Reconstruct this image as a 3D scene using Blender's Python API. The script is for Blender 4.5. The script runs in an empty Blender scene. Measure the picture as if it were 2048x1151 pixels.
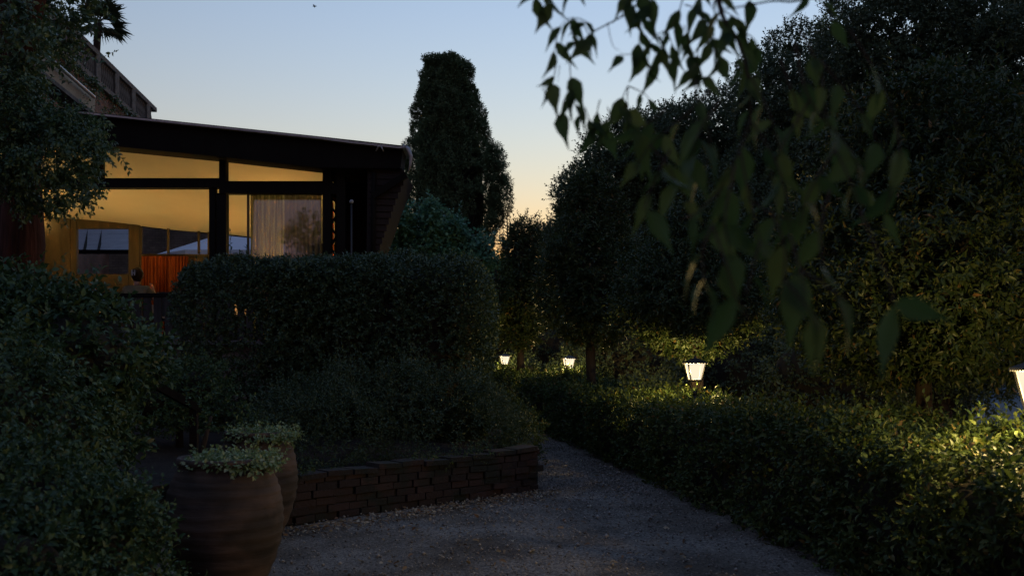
import bpy, bmesh, math, random
import numpy as np
from mathutils import Vector

# ------------------------------------------------------------------ camera, sky, exposure
sc = bpy.context.scene
C = sc.collection
F = 1900.0; HY = 705.0; EYE = 1.6
cam = bpy.data.cameras.new('camera'); cam_ob = bpy.data.objects.new('camera', cam); C.objects.link(cam_ob)
cam_ob.location = (0, 0, EYE); cam_ob.rotation_euler = (math.radians(90), 0, 0)
cam.sensor_width = 36; cam.lens = F / 2048 * 36; cam.shift_y = (HY - 575.5) / 2048
cam.clip_start = 0.05; cam.clip_end = 9000
cam.dof.use_dof = True; cam.dof.focus_distance = 13.0; cam.dof.aperture_fstop = 3.2
sc.camera = cam_ob
w = bpy.data.worlds.new('World'); sc.world = w; w.use_nodes = True
sky = w.node_tree.nodes.new('ShaderNodeTexSky'); sky.sky_type = 'NISHITA'; sky.sun_disc = False
sky.sun_elevation = math.radians(-2); sky.sun_rotation = math.radians(17)
sky.altitude = 100; sky.air_density = 2.0; sky.dust_density = 0.3; sky.ozone_density = 2.4
bg = w.node_tree.nodes['Background']
tint = w.node_tree.nodes.new('ShaderNodeMixRGB'); tint.blend_type = 'MULTIPLY'; tint.inputs[0].default_value = 1; tint.inputs[2].default_value = (1.06, .985, .93, 1)
w.node_tree.links.new(sky.outputs[0], tint.inputs[1]); w.node_tree.links.new(tint.outputs[0], bg.inputs[0]); bg.inputs[1].default_value = 0.15
sc.view_settings.view_transform = 'Standard'; sc.view_settings.look = 'None'
sc.view_settings.exposure = 4.85; sc.view_settings.gamma = 1.0
K = 2 ** 4.85                                  # emission 1/K shows as 1.0
sc.cycles.max_bounces = 6; sc.cycles.transparent_max_bounces = 8
sc.cycles.sample_clamp_indirect = 0.5

R = np.random.default_rng(7)
rng = random.Random(5)

def at(px, py, Y):
    return Vector(((px - 1024) / F * Y, Y, EYE + (HY - py) / F * Y))

# ------------------------------------------------------------------ objects
def wloc(o):
    v = Vector((0, 0, 0))
    while o is not None:
        v += o.location; o = o.parent
    return v

def obj(name, V, Fc, mat, parent=None, smooth=False):
    """link V (world coordinates) as one mesh object"""
    V = np.asarray(V, dtype=np.float32).reshape(-1, 3)
    if parent is not None:
        V = V - np.array(wloc(parent), dtype=np.float32)
    me = bpy.data.meshes.new(name)
    if isinstance(Fc, np.ndarray):
        n = Fc.shape[1]
        me.vertices.add(len(V)); me.vertices.foreach_set('co', V.ravel())
        me.loops.add(Fc.size); me.loops.foreach_set('vertex_index', Fc.ravel().astype(np.int32))
        me.polygons.add(len(Fc))
        me.polygons.foreach_set('loop_start', np.arange(0, Fc.size, n, dtype=np.int32))
        me.polygons.foreach_set('loop_total', np.full(len(Fc), n, dtype=np.int32))
        if smooth: me.polygons.foreach_set('use_smooth', np.ones(len(Fc), dtype=bool))
        me.update(calc_edges=True); me.validate()
    else:
        me.from_pydata(V.tolist(), [], Fc)
        if smooth: me.polygons.foreach_set('use_smooth', [True] * len(me.polygons))
        me.update()
    me.materials.append(mat)
    o = bpy.data.objects.new(name, me); C.objects.link(o)
    if parent is not None: o.parent = parent
    return o

def tag(o, label=None, cat=None, group=None, kind=None):
    if label: o['label'] = label
    if cat: o['category'] = cat
    if group: o['group'] = group
    if kind: o['kind'] = kind
    return o

def thing(name, label, cat, loc=(0, 0, 0), group=None):
    o = bpy.data.objects.new(name, None); C.objects.link(o); o.location = loc
    o.empty_display_size = .2
    return tag(o, label, cat, group)

def copy_tree(o, loc, label, parent=None):
    c = o.copy(); C.objects.link(c)
    if parent is None:
        c.location = loc; c['label'] = label
    else:
        c.parent = parent
    for ch in list(o.children): copy_tree(ch, None, None, c)
    return c

class MB:
    """collects shapes into one mesh"""
    def __init__(s): s.v = []; s.f = []
    def add(s, V, Fc):
        n = len(s.v); s.v += [tuple(p) for p in V]; s.f += [tuple(i + n for i in f) for f in Fc]; return s
    def box(s, x0, x1, y0, y1, z0, z1):
        V = [(x, y, z) for x in (x0, x1) for y in (y0, y1) for z in (z0, z1)]
        return s.add(V, [(0,1,3,2),(4,6,7,5),(0,4,5,1),(2,3,7,6),(0,2,6,4),(1,5,7,3)])
    def beam(s, a, b, wd, hd, up=(0, 0, 1)):
        a = Vector(a); b = Vector(b); d = (b - a).normalized(); u = Vector(up)
        sd = d.cross(u)
        if sd.length < .05: sd = d.cross(Vector((0, 1, 0)))
        sd.normalize(); u = sd.cross(d).normalized()
        V = [p + sd * sx * wd / 2 + u * sz * hd / 2 for p in (a, b) for sx in (-1, 1) for sz in (-1, 1)]
        return s.add(V, [(0,1,3,2),(4,6,7,5),(0,4,5,1),(2,3,7,6),(0,2,6,4),(1,5,7,3)])
    def prism(s, P, y0, y1):
        n = len(P)
        V = [(p[0], y0, p[1]) for p in P] + [(p[0], y1, p[1]) for p in P]
        return s.add(V, [tuple(range(n)), tuple(range(2 * n - 1, n - 1, -1))] + [(i, i + n, (i + 1) % n + n, (i + 1) % n) for i in range(n)])
    def tube(s, P, rad, seg=8):
        P = [Vector(p) for p in P]; n = len(P)
        if not hasattr(rad, '__len__'): rad = [rad] * n
        V = []; prev = None
        for i, p in enumerate(P):
            d = (P[min(i + 1, n - 1)] - P[max(i - 1, 0)]).normalized()
            a = Vector((1, 0, 0)) if prev is None else prev
            a = a - d * a.dot(d)
            if a.length < .1: a = Vector((0, 1, 0)) - d * d.y
            a.normalize(); prev = a; b = d.cross(a)
            for k in range(seg):
                t = 2 * math.pi * k / seg
                V.append(p + (a * math.cos(t) + b * math.sin(t)) * rad[i])
        Fc = [(i * seg + k, i * seg + (k + 1) % seg, (i + 1) * seg + (k + 1) % seg, (i + 1) * seg + k) for i in range(n - 1) for k in range(seg)]
        Fc += [tuple(range(seg - 1, -1, -1)), tuple(range((n - 1) * seg, n * seg))]
        return s.add(V, Fc)
    def lathe(s, prof, c=(0, 0, 0), seg=40, wob=0.0):
        V = []
        for j, (r, z) in enumerate(prof):
            for k in range(seg):
                t = 2 * math.pi * k / seg
                q = r * (1 + wob * math.sin(2 * t + j * .2) + wob * .6 * math.sin(3 * t + z * 5))
                V.append((c[0] + q * math.cos(t), c[1] + q * math.sin(t), c[2] + z))
        n = len(prof)
        return s.add(V, [(i * seg + k, i * seg + (k + 1) % seg, (i + 1) * seg + (k + 1) % seg, (i + 1) * seg + k) for i in range(n - 1) for k in range(seg)])
    def build(s, name, mat, parent=None, smooth=False):
        return obj(name, s.v, s.f, mat, parent, smooth)

# ------------------------------------------------------------------ materials
def newmat(name):
    m = bpy.data.materials.new(name); m.use_nodes = True
    nt = m.node_tree; return m, nt, nt.nodes['Principled BSDF']

def mat(name, col, col2=None, rough=.8, scale=4.0, bump=0.0, bscale=None, stretch=(1, 1, 1), metal=0.0, spec=.3):
    m, nt, p = newmat(name)
    tc = nt.nodes.new('ShaderNodeTexCoord'); mp = nt.nodes.new('ShaderNodeMapping'); mp.inputs['Scale'].default_value = stretch
    nt.links.new(tc.outputs['Object'], mp.inputs[0])
    p.inputs['Roughness'].default_value = rough; p.inputs['Metallic'].default_value = metal
    p.inputs['Specular IOR Level'].default_value = spec
    c2 = col2 or tuple(c * .65 for c in col)
    n = nt.nodes.new('ShaderNodeTexNoise'); n.inputs['Scale'].default_value = scale; n.inputs['Detail'].default_value = 8
    n.inputs['Roughness'].default_value = .65
    nt.links.new(mp.outputs[0], n.inputs['Vector'])
    r = nt.nodes.new('ShaderNodeValToRGB'); r.color_ramp.elements[0].position = .32; r.color_ramp.elements[1].position = .68
    r.color_ramp.elements[0].color = (*c2, 1); r.color_ramp.elements[1].color = (*col, 1)
    nt.links.new(n.outputs[0], r.inputs[0]); nt.links.new(r.outputs[0], p.inputs['Base Color'])
    if bump:
        n2 = nt.nodes.new('ShaderNodeTexNoise'); n2.inputs['Scale'].default_value = bscale or scale * 4; n2.inputs['Detail'].default_value = 6
        nt.links.new(mp.outputs[0], n2.inputs['Vector'])
        b = nt.nodes.new('ShaderNodeBump'); b.inputs['Distance'].default_value = bump; b.inputs['Strength'].default_value = 1
        nt.links.new(n2.outputs[0], b.inputs['Height']); nt.links.new(b.outputs[0], p.inputs['Normal'])
    return m

def brickmat(name, c1, c2, mortar, bw, bh, axis='XZ', bump=.01):
    m, nt, p = newmat(name)
    tc = nt.nodes.new('ShaderNodeTexCoord'); sp = nt.nodes.new('ShaderNodeSeparateXYZ'); cb = nt.nodes.new('ShaderNodeCombineXYZ')
    nt.links.new(tc.outputs['Object'], sp.inputs[0])
    nt.links.new(sp.outputs[0 if axis == 'XZ' else 1], cb.inputs[0]); nt.links.new(sp.outputs[2], cb.inputs[1])
    n = nt.nodes.new('ShaderNodeTexNoise'); n.inputs['Scale'].default_value = 3
    nt.links.new(tc.outputs['Object'], n.inputs['Vector'])
    mx = nt.nodes.new('ShaderNodeMixRGB'); mx.blend_type = 'LINEAR_LIGHT'; mx.inputs[0].default_value = .02
    nt.links.new(cb.outputs[0], mx.inputs[1]); nt.links.new(n.outputs['Color'], mx.inputs[2])
    b = nt.nodes.new('ShaderNodeTexBrick'); b.inputs['Scale'].default_value = 1; b.inputs['Brick Width'].default_value = bw
    b.inputs['Row Height'].default_value = bh; b.inputs['Mortar Size'].default_value = bh * .09; b.inputs['Mortar Smooth'].default_value = .3
    b.inputs['Color1'].default_value = (*c1, 1); b.inputs['Color2'].default_value = (*c2, 1); b.inputs['Mortar'].default_value = (*mortar, 1)
    nt.links.new(mx.outputs[0], b.inputs['Vector'])
    n3 = nt.nodes.new('ShaderNodeTexNoise'); n3.inputs['Scale'].default_value = 1.3; n3.inputs['Detail'].default_value = 8
    nt.links.new(tc.outputs['Object'], n3.inputs['Vector'])
    m2 = nt.nodes.new('ShaderNodeMixRGB'); m2.blend_type = 'MULTIPLY'; m2.inputs[0].default_value = .8
    rr = nt.nodes.new('ShaderNodeValToRGB'); rr.color_ramp.elements[0].position = .3; rr.color_ramp.elements[0].color = (.35, .38, .33, 1)
    rr.color_ramp.elements[1].position = .65
    nt.links.new(n3.outputs[0], rr.inputs[0]); nt.links.new(b.outputs['Color'], m2.inputs[1]); nt.links.new(rr.outputs[0], m2.inputs[2])
    nt.links.new(m2.outputs[0], p.inputs['Base Color'])
    bp = nt.nodes.new('ShaderNodeBump'); bp.inputs['Distance'].default_value = bump; bp.invert = True
    nt.links.new(b.outputs['Fac'], bp.inputs['Height']); nt.links.new(bp.outputs[0], p.inputs['Normal'])
    p.inputs['Roughness'].default_value = .9
    return m

def leafmat(name, cols, rough=.45, trans=.25, spec=.45):
    m, nt, p = newmat(name)
    g = nt.nodes.new('ShaderNodeNewGeometry')
    r = nt.nodes.new('ShaderNodeValToRGB'); r.color_ramp.interpolation = 'LINEAR'
    e = r.color_ramp.elements
    while len(e) < len(cols): e.new(.5)
    for i, (q, c) in enumerate(cols):
        e[i].position = q; e[i].color = (c[0] * 1.5, c[1] * 1.5, c[2] * 1.35, 1)
    nt.links.new(g.outputs['Random Per Island'], r.inputs[0]); nt.links.new(r.outputs[0], p.inputs['Base Color'])
    p.inputs['Roughness'].default_value = rough; p.inputs['Specular IOR Level'].default_value = spec
    t = nt.nodes.new('ShaderNodeBsdfTranslucent')
    nt.links.new(r.outputs[0], t.inputs[0])
    mx = nt.nodes.new('ShaderNodeMixShader'); mx.inputs[0].default_value = trans
    nt.links.new(p.outputs[0], mx.inputs[1]); nt.links.new(t.outputs[0], mx.inputs[2])
    nt.links.new(mx.outputs[0], nt.nodes['Material Output'].inputs[0])
    return m

def emit(name, col, s):
    m, nt, p = newmat(name)
    p.inputs['Base Color'].default_value = (*col, 1)
    p.inputs['Emission Color'].default_value = (*col, 1); p.inputs['Emission Strength'].default_value = s
    p.inputs['Roughness'].default_value = .4
    return m

M = {}
M['pebble'] = None
M['bark'] = mat('bark', (.09, .065, .045), (.03, .022, .016), .9, 6, .03, 14, (1, 1, .2))
M['redbark'] = mat('red_bark', (.11, .042, .03), (.02, .012, .009), .9, 9, .04, 16, (1, 1, .12), spec=.1)
M['twig'] = mat('twig', (.035, .03, .02), None, .9, 8)  # dark brown of the solid cores that give foliage gaps their shade
M['soil'] = mat('soil', (.045, .036, .028), (.02, .016, .012), .95, 5, .02, 40)
M['black_wood'] = mat('black_stained_wood', (.010, .008, .0065), (.006, .005, .004), .85, 3, .003, 30, (1, 1, .2), spec=.15)
M['brown_wood'] = mat('brown_boards', (.026, .014, .010), (.014, .009, .007), .7, 6, .004, 20, (.4, 1, 3))
M['light_wood'] = mat('light_wood', (.11, .08, .042), (.055, .04, .022), .6, 6, .003, 20, (1, 1, .2))
M['cream'] = mat('cream_fabric', (.72, .66, .50), (.66, .60, .45), .9, 1.2)
M['plank'] = mat('weathered_plank', (.06, .05, .043), (.03, .025, .02), .9, 8, .004, 30, (1, 1, .2))
M['stone'] = mat('grey_stone', (.20, .19, .17), (.09, .085, .075), .9, 5, .01, 20)
M['palestone'] = mat('pale_stone', (.42, .40, .36), (.28, .27, .24), .85, 5, .006, 20)
M['plaster'] = mat('plaster', (.50, .42, .30), (.34, .28, .2), .9, 3, .003, 20)
M['zinc'] = mat('zinc_pipe', (.45, .44, .42), None, .4, 8, metal=.6)
M['iron'] = mat('lamp_iron', (.05, .05, .05), (.03, .03, .03), .5, 12, .001, 60, metal=.3, spec=.5)
M['brick'] = brickmat('terrace_brick', (.34, .17, .11), (.26, .14, .10), (.24, .21, .18), .26, .085, 'YZ')
M['brick2'] = brickmat('planter_brick', (.075, .042, .03), (.035, .026, .02), (.03, .027, .022), .24, .075, 'XZ', .03)
M['rubble'] = brickmat('stone_wall', (.26, .22, .18), (.18, .15, .13), (.14, .12, .1), .22, .09, 'XZ', .02)
M['white'] = mat('white_canvas', (.70, .72, .76), (.62, .64, .68), .8, 2)
M['frosted'] = mat('frosted_panel', (.34, .35, .37), (.24, .25, .27), .5, 3)
M['skin'] = mat('skin', (.45, .26, .18), (.38, .21, .14), .55, 8)
M['hair'] = mat('dark_hair', (.035, .018, .010), (.015, .008, .005), .5, 30, stretch=(1, 1, .2))
M['shirt'] = mat('khaki_shirt', (.20, .17, .10), (.14, .12, .07), .9, 12, .002, 60)
M['trousers'] = mat('dark_trousers', (.03, .03, .04), None, .9, 12)
M['wicker'] = mat('wicker', (.05, .043, .036), (.02, .018, .015), .8, 40, .004, 60)
M['cloth'] = mat('table_cloth', (.65, .55, .42), None, .9, 3)
M['clip'] = mat('hair_clip_plastic', (.6, .6, .6), None, .3, 3)
M['pane'] = emit('lit_frosted_glass', (1.0, .86, .66), 1.25 / K)
M['shade'] = emit('lit_lamp_shade', (1.0, .50, .16), .30 / K)
M['bird'] = mat('bird_feathers', (.02, .02, .02), None, .9, 5)

# leaves (real leaf colours)
M['l_hedge'] = leafmat('hedge_leaf', [(0, (.022, .040, .012)), (.55, (.042, .066, .018)), (.93, (.075, .095, .024)), (1, (.13, .08, .03))], .55, .2, .3)
M['l_mid'] = leafmat('laurustinus_leaf', [(0, (.026, .048, .024)), (.6, (.042, .070, .034)), (1, (.075, .10, .045))], .42, .15, .45)
M['l_crown'] = leafmat('clipped_tree_leaf', [(0, (.018, .036, .013)), (.5, (.034, .054, .018)), (.9, (.055, .07, .02)), (.97, (.07, .08, .024)), (1, (.20, .11, .04))])
M['l_oak'] = leafmat('oak_leaf', [(0, (.035, .055, .03)), (.6, (.058, .085, .045)), (1, (.09, .115, .055))], .5, .2, .4)
M['l_cypress'] = leafmat('cypress_leaf', [(0, (.055, .085, .045)), (.7, (.08, .115, .055)), (1, (.11, .14, .065))], .6, .1, .2)
M['l_maple'] = leafmat('maple_leaf', [(0, (.045, .12, .08)), (.6, (.075, .18, .115)), (1, (.12, .23, .14))], .5, .3)
M['l_left'] = leafmat('shrub_leaf', [(0, (.024, .050, .022)), (.6, (.042, .080, .034)), (.95, (.075, .11, .035)), (1, (.13, .12, .05))], .5, .2, .3)
M['l_celtis'] = leafmat('hackberry_leaf', [(0, (.030, .068, .025)), (.6, (.045, .085, .03)), (1, (.075, .11, .035))], .5, .38, .3)
M['l_ivy'] = leafmat('ivy_leaf', [(0, (.03, .06, .03)), (.6, (.05, .09, .04)), (1, (.10, .13, .045))], .4, .2, .5)
M['l_sedum'] = leafmat('sedum_leaf', [(0, (.11, .17, .07)), (.6, (.17, .23, .10)), (1, (.28, .30, .18))], .5, .2)
M['l_litter'] = leafmat('fallen_leaf', [(0, (.20, .15, .09)), (.6, (.14, .08, .05)), (1, (.38, .33, .25))], .8, .1, .2)
M['l_palm'] = leafmat('palm_leaf', [(0, (.04, .06, .03)), (1, (.07, .09, .04))], .5, .2)

# old bricks, one tone per brick, patchy moss
m, nt, p = newmat('old_brick')
g_ = nt.nodes.new('ShaderNodeNewGeometry'); r = nt.nodes.new('ShaderNodeValToRGB'); r.color_ramp.elements[0].color = (.030, .020, .015, 1); r.color_ramp.elements[1].color = (.065, .036, .026, 1)
nt.links.new(g_.outputs['Random Per Island'], r.inputs[0])
tc = nt.nodes.new('ShaderNodeTexCoord'); n = nt.nodes.new('ShaderNodeTexNoise'); n.inputs['Scale'].default_value = 3.5; n.inputs['Detail'].default_value = 9; nt.links.new(tc.outputs['Object'], n.inputs['Vector'])
r2 = nt.nodes.new('ShaderNodeValToRGB'); r2.color_ramp.elements[0].position = .45; r2.color_ramp.elements[1].position = .6; nt.links.new(n.outputs[0], r2.inputs[0])
mx = nt.nodes.new('ShaderNodeMixRGB'); mx.inputs[2].default_value = (.022, .024, .015, 1); nt.links.new(r2.outputs[0], mx.inputs[0]); nt.links.new(r.outputs[0], mx.inputs[1]); nt.links.new(mx.outputs[0], p.inputs['Base Color'])
n2 = nt.nodes.new('ShaderNodeTexNoise'); n2.inputs['Scale'].default_value = 40; nt.links.new(tc.outputs['Object'], n2.inputs['Vector'])
bp = nt.nodes.new('ShaderNodeBump'); bp.inputs['Distance'].default_value = .01; nt.links.new(n2.outputs[0], bp.inputs['Height']); nt.links.new(bp.outputs[0], p.inputs['Normal']); p.inputs['Roughness'].default_value = .95
M['loosebrick'] = m
# gravel
m, nt, p = newmat('gravel')
tc = nt.nodes.new('ShaderNodeTexCoord')
v = nt.nodes.new('ShaderNodeTexVoronoi'); v.inputs['Scale'].default_value = 55; nt.links.new(tc.outputs['Object'], v.inputs['Vector'])
n = nt.nodes.new('ShaderNodeTexNoise'); n.inputs['Scale'].default_value = 1.1; n.inputs['Detail'].default_value = 6; nt.links.new(tc.outputs['Object'], n.inputs['Vector'])
r = nt.nodes.new('ShaderNodeValToRGB'); r.color_ramp.elements[0].color = (.05, .042, .034, 1); r.color_ramp.elements[1].color = (.38, .335, .27, 1)
nt.links.new(v.outputs['Color'], r.inputs[0])
r2 = nt.nodes.new('ShaderNodeValToRGB'); r2.color_ramp.elements[0].position = .35; r2.color_ramp.elements[0].color = (.42, .36, .29, 1); r2.color_ramp.elements[1].position = .62
nt.links.new(n.outputs[0], r2.inputs[0])
mx = nt.nodes.new('ShaderNodeMixRGB'); mx.blend_type = 'MULTIPLY'; mx.inputs[0].default_value = 1
nt.links.new(r.outputs[0], mx.inputs[1]); nt.links.new(r2.outputs[0], mx.inputs[2]); nt.links.new(mx.outputs[0], p.inputs['Base Color'])
bp = nt.nodes.new('ShaderNodeBump'); bp.inputs['Distance'].default_value = .012; bp.invert = True
nt.links.new(v.outputs['Distance'], bp.inputs['Height']); nt.links.new(bp.outputs[0], p.inputs['Normal']); p.inputs['Roughness'].default_value = .9
M['gravel'] = m

m, nt, p = newmat('pebble')
g_ = nt.nodes.new('ShaderNodeNewGeometry'); r = nt.nodes.new('ShaderNodeValToRGB'); r.color_ramp.elements[0].color = (.08, .07, .06, 1); r.color_ramp.elements[1].color = (.42, .38, .32, 1)
nt.links.new(g_.outputs['Random Per Island'], r.inputs[0]); nt.links.new(r.outputs[0], p.inputs['Base Color']); p.inputs['Roughness'].default_value = .9
M['pebble'] = m

# terracotta with turning bands
m, nt, p = newmat('terracotta')
tc = nt.nodes.new('ShaderNodeTexCoord'); mp = nt.nodes.new('ShaderNodeMapping'); mp.inputs['Scale'].default_value = (1.1, 1.1, 6)
nt.links.new(tc.outputs['Object'], mp.inputs[0])
n = nt.nodes.new('ShaderNodeTexNoise'); n.inputs['Scale'].default_value = 2.2; n.inputs['Detail'].default_value = 6; nt.links.new(mp.outputs[0], n.inputs['Vector'])
n2 = nt.nodes.new('ShaderNodeTexNoise'); n2.inputs['Scale'].default_value = 3.5; n2.inputs['Detail'].default_value = 8; nt.links.new(tc.outputs['Object'], n2.inputs['Vector'])
r = nt.nodes.new('ShaderNodeValToRGB'); r.color_ramp.elements[0].position = .3; r.color_ramp.elements[0].color = (.065, .043, .032, 1); r.color_ramp.elements[1].position = .7; r.color_ramp.elements[1].color = (.15, .09, .06, 1)
nt.links.new(n.outputs[0], r.inputs[0])
r2 = nt.nodes.new('ShaderNodeValToRGB'); r2.color_ramp.elements[0].position = .42; r2.color_ramp.elements[0].color = (.28, .32, .26, 1); r2.color_ramp.elements[1].position = .62
nt.links.new(n2.outputs[0], r2.inputs[0])
mx = nt.nodes.new('ShaderNodeMixRGB'); mx.blend_type = 'MULTIPLY'; mx.inputs[0].default_value = .8
nt.links.new(r.outputs[0], mx.inputs[1]); nt.links.new(r2.outputs[0], mx.inputs[2]); nt.links.new(mx.outputs[0], p.inputs['Base Color'])
bp = nt.nodes.new('ShaderNodeBump'); bp.inputs['Distance'].default_value = .02
nt.links.new(n.outputs[0], bp.inputs['Height']); nt.links.new(bp.outputs[0], p.inputs['Normal']); p.inputs['Roughness'].default_value = .85
M['terracotta'] = m

def curtainmat(name, c1, c2, trans, transp=0.0):
    m, nt, p = newmat(name)
    tc = nt.nodes.new('ShaderNodeTexCoord'); mp = nt.nodes.new('ShaderNodeMapping'); mp.inputs['Scale'].default_value = (14, 14, .6)
    nt.links.new(tc.outputs['Object'], mp.inputs[0])
    n = nt.nodes.new('ShaderNodeTexNoise'); n.inputs['Scale'].default_value = 1.5; nt.links.new(mp.outputs[0], n.inputs['Vector'])
    r = nt.nodes.new('ShaderNodeValToRGB'); r.color_ramp.elements[0].position = .35; r.color_ramp.elements[0].color = (*c2, 1); r.color_ramp.elements[1].position = .65; r.color_ramp.elements[1].color = (*c1, 1)
    nt.links.new(n.outputs[0], r.inputs[0])
    d = nt.nodes.new('ShaderNodeBsdfDiffuse'); t = nt.nodes.new('ShaderNodeBsdfTranslucent')
    nt.links.new(r.outputs[0], d.inputs[0]); nt.links.new(r.outputs[0], t.inputs[0])
    mx = nt.nodes.new('ShaderNodeMixShader'); mx.inputs[0].default_value = trans
    nt.links.new(d.outputs[0], mx.inputs[1]); nt.links.new(t.outputs[0], mx.inputs[2])
    out = mx
    if transp:
        tp = nt.nodes.new('ShaderNodeBsdfTransparent'); m3 = nt.nodes.new('ShaderNodeMixShader'); m3.inputs[0].default_value = transp
        nt.links.new(mx.outputs[0], m3.inputs[1]); nt.links.new(tp.outputs[0], m3.inputs[2]); out = m3
    nt.links.new(out.outputs[0], nt.nodes['Material Output'].inputs[0])
    return m
M['orange'] = curtainmat('orange_curtain', (.62, .17, .05), (.22, .05, .02), .45)
M['sheer'] = curtainmat('sheer_curtain', (.62, .60, .38), (.24, .22, .12), .42, .06)
M['dull'] = curtainmat('dull_curtain', (.26, .22, .22), (.09, .07, .08), .3, .12)

# window glass: see-through with a sky reflection
m, nt, p = newmat('window_glass')
g = nt.nodes.new('ShaderNodeBsdfGlossy'); g.inputs['Roughness'].default_value = .02
t = nt.nodes.new('ShaderNodeBsdfTransparent'); t.inputs[0].default_value = (.8, .82, .82, 1)
mx = nt.nodes.new('ShaderNodeMixShader'); mx.inputs[0].default_value = .16
nt.links.new(t.outputs[0], mx.inputs[1]); nt.links.new(g.outputs[0], mx.inputs[2]); nt.links.new(mx.outputs[0], nt.nodes['Material Output'].inputs[0])
M['glass'] = m

# far land and hills, distance haze mixed into their blue-grey colours
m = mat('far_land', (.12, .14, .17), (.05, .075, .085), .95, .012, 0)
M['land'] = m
M['farhill'] = mat('haze_tinted_hill', (.19, .20, .26), (.15, .16, .21), .95, .004, 0)
M['ground'] = mat('bare_ground', (.07, .06, .045), (.03, .03, .02), .95, .8, .01, 30)

# ------------------------------------------------------------------ foliage
def nrm(a): return a / np.maximum(np.linalg.norm(a, axis=-1, keepdims=True), 1e-9)

def wave(P, sc_, seed):
    r = np.random.default_rng(seed); o = np.zeros(len(P))
    for i in range(7):
        k = nrm(r.normal(size=3)) * sc_ * (0.6 + 1.5 * r.random()); o += np.sin(P @ k + r.random() * 6.28)
    return o / 3.0

QV = np.array([(0, 0, 0), (.45, .5, .10), (1, 0, -.06), (.45, -.5, .10)], float); QF = np.array([(0, 1, 2), (0, 2, 3)])
LV = np.array([(0, 0, 0), (.25, .40, .07), (.62, .36, .05), (1, 0, -.22), (.62, -.36, .05), (.25, -.40, .07), (.28, 0, 0), (.66, 0, -.05)], float)
LF = np.array([(0, 6, 1), (1, 6, 7), (1, 7, 2), (2, 7, 3), (0, 5, 6), (5, 4, 7), (5, 7, 6), (4, 3, 7)])
# drooping pointed leaf with a drawn-out tip
CV = np.array([(0, 0, 0), (.12, .26, .05), (.32, .46, .08), (.55, .36, .02), (.78, .13, -.09), (1.1, 0, -.26), (.78, -.13, -.09), (.55, -.36, .02), (.32, -.46, .08), (.12, -.26, .05), (.32, 0, -.01), (.58, 0, -.06)], float)
CF = np.array([(0, 10, 1), (1, 10, 2), (2, 10, 11), (2, 11, 3), (3, 11, 4), (4, 11, 5), (0, 9, 10), (9, 8, 10), (8, 11, 10), (8, 7, 11), (7, 6, 11), (6, 5, 11)])
# palmate leaf
_a = [0, .38, .62, 1.15, 1.5, 2.2, 2.5]; _r = [1, .45, .9, .4, .75, .3, .45]
PV = np.array([(0, 0, 0)] + [(.35 + r_ * .65 * math.cos(a_), r_ * .62 * math.sin(a_), -.05 * r_) for a_, r_ in list(zip([-x for x in _a[::-1]], _r[::-1])) + list(zip(_a[1:], _r[1:]))], float)
PF = np.array([(0, i, i + 1) for i in range(1, len(PV) - 1)])
KINDS = {'quad': (QV, QF), 'leaf': (LV, LF), 'celtis': (CV, CF), 'palm': (PV, PF)}

def leafgeo(B, D, N, L, W, kind='quad'):
    TV, TF = KINDS[kind]
    D = nrm(D); S = nrm(np.cross(D, N) + 1e-6); N2 = np.cross(S, D)
    L = np.broadcast_to(L, (len(B),))[:, None, None]; W = np.broadcast_to(W, (len(B),))[:, None, None]
    V = B[:, None, :] + TV[None, :, 0:1] * L * D[:, None, :] + TV[None, :, 1:2] * W * S[:, None, :] + TV[None, :, 2:3] * L * N2[:, None, :]
    Fc = (np.arange(len(B)) * len(TV))[:, None, None] + TF[None]
    return V.reshape(-1, 3), Fc.reshape(-1, 3)

def sprigs(P, N, L, nl, ll, lw, spread=.7, up=.3, droop=0.0, kind='quad', stems=0.0):
    """little leafy twigs rooted at P growing along N"""
    n = len(P)
    S = nrm(N + spread * R.normal(size=(n, 3)) * .6 + np.array([0, 0, up]))
    a = nrm(np.cross(S, R.normal(size=(n, 3)))); b = np.cross(S, a)
    Ls = L * R.uniform(.6, 1.3, (n, 1))
    VV = []; FF = []; off = 0
    for k in range(nl):
        t = (k + .6) / nl
        ang = k * 2.4 + R.uniform(-.4, .4, (n, 1))
        perp = a * np.cos(ang) + b * np.sin(ang)
        D = S * (.35 + .5 * t) + perp * (1.0 - .45 * t) + np.array([0, 0, -droop])
        NN = S + .5 * R.normal(size=(n, 3)) + np.array([0, 0, .5])
        sz = R.uniform(.5, 1.4, n) * (1.05 - .35 * t)
        V, Fc = leafgeo(P + S * Ls * t, D, NN, ll * sz, lw * sz, kind)
        VV.append(V); FF.append(Fc + off); off += len(V)
    if stems:
        sd = a * stems
        V = np.stack([P - sd, P + sd, P + S * Ls], 1).reshape(-1, 3); Fc = np.arange(n * 3).reshape(n, 3)
        VV.append(V); FF.append(Fc + off); off += len(V)
        sd = b * stems
        V = np.stack([P - sd, P + sd, P + S * Ls], 1).reshape(-1, 3)
        VV.append(V); FF.append(Fc + off)
    return np.concatenate(VV), np.concatenate(FF)

def merge(parts):
    off = 0; VV = []; FF = []
    for V, Fc in parts:
        VV.append(V); FF.append(Fc + off); off += len(V)
    return np.concatenate(VV), np.concatenate(FF)

def ell_value(P, c, r, p):
    q = np.abs((P - c) / r); return (q ** p).sum(1) ** (1 / p)

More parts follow.
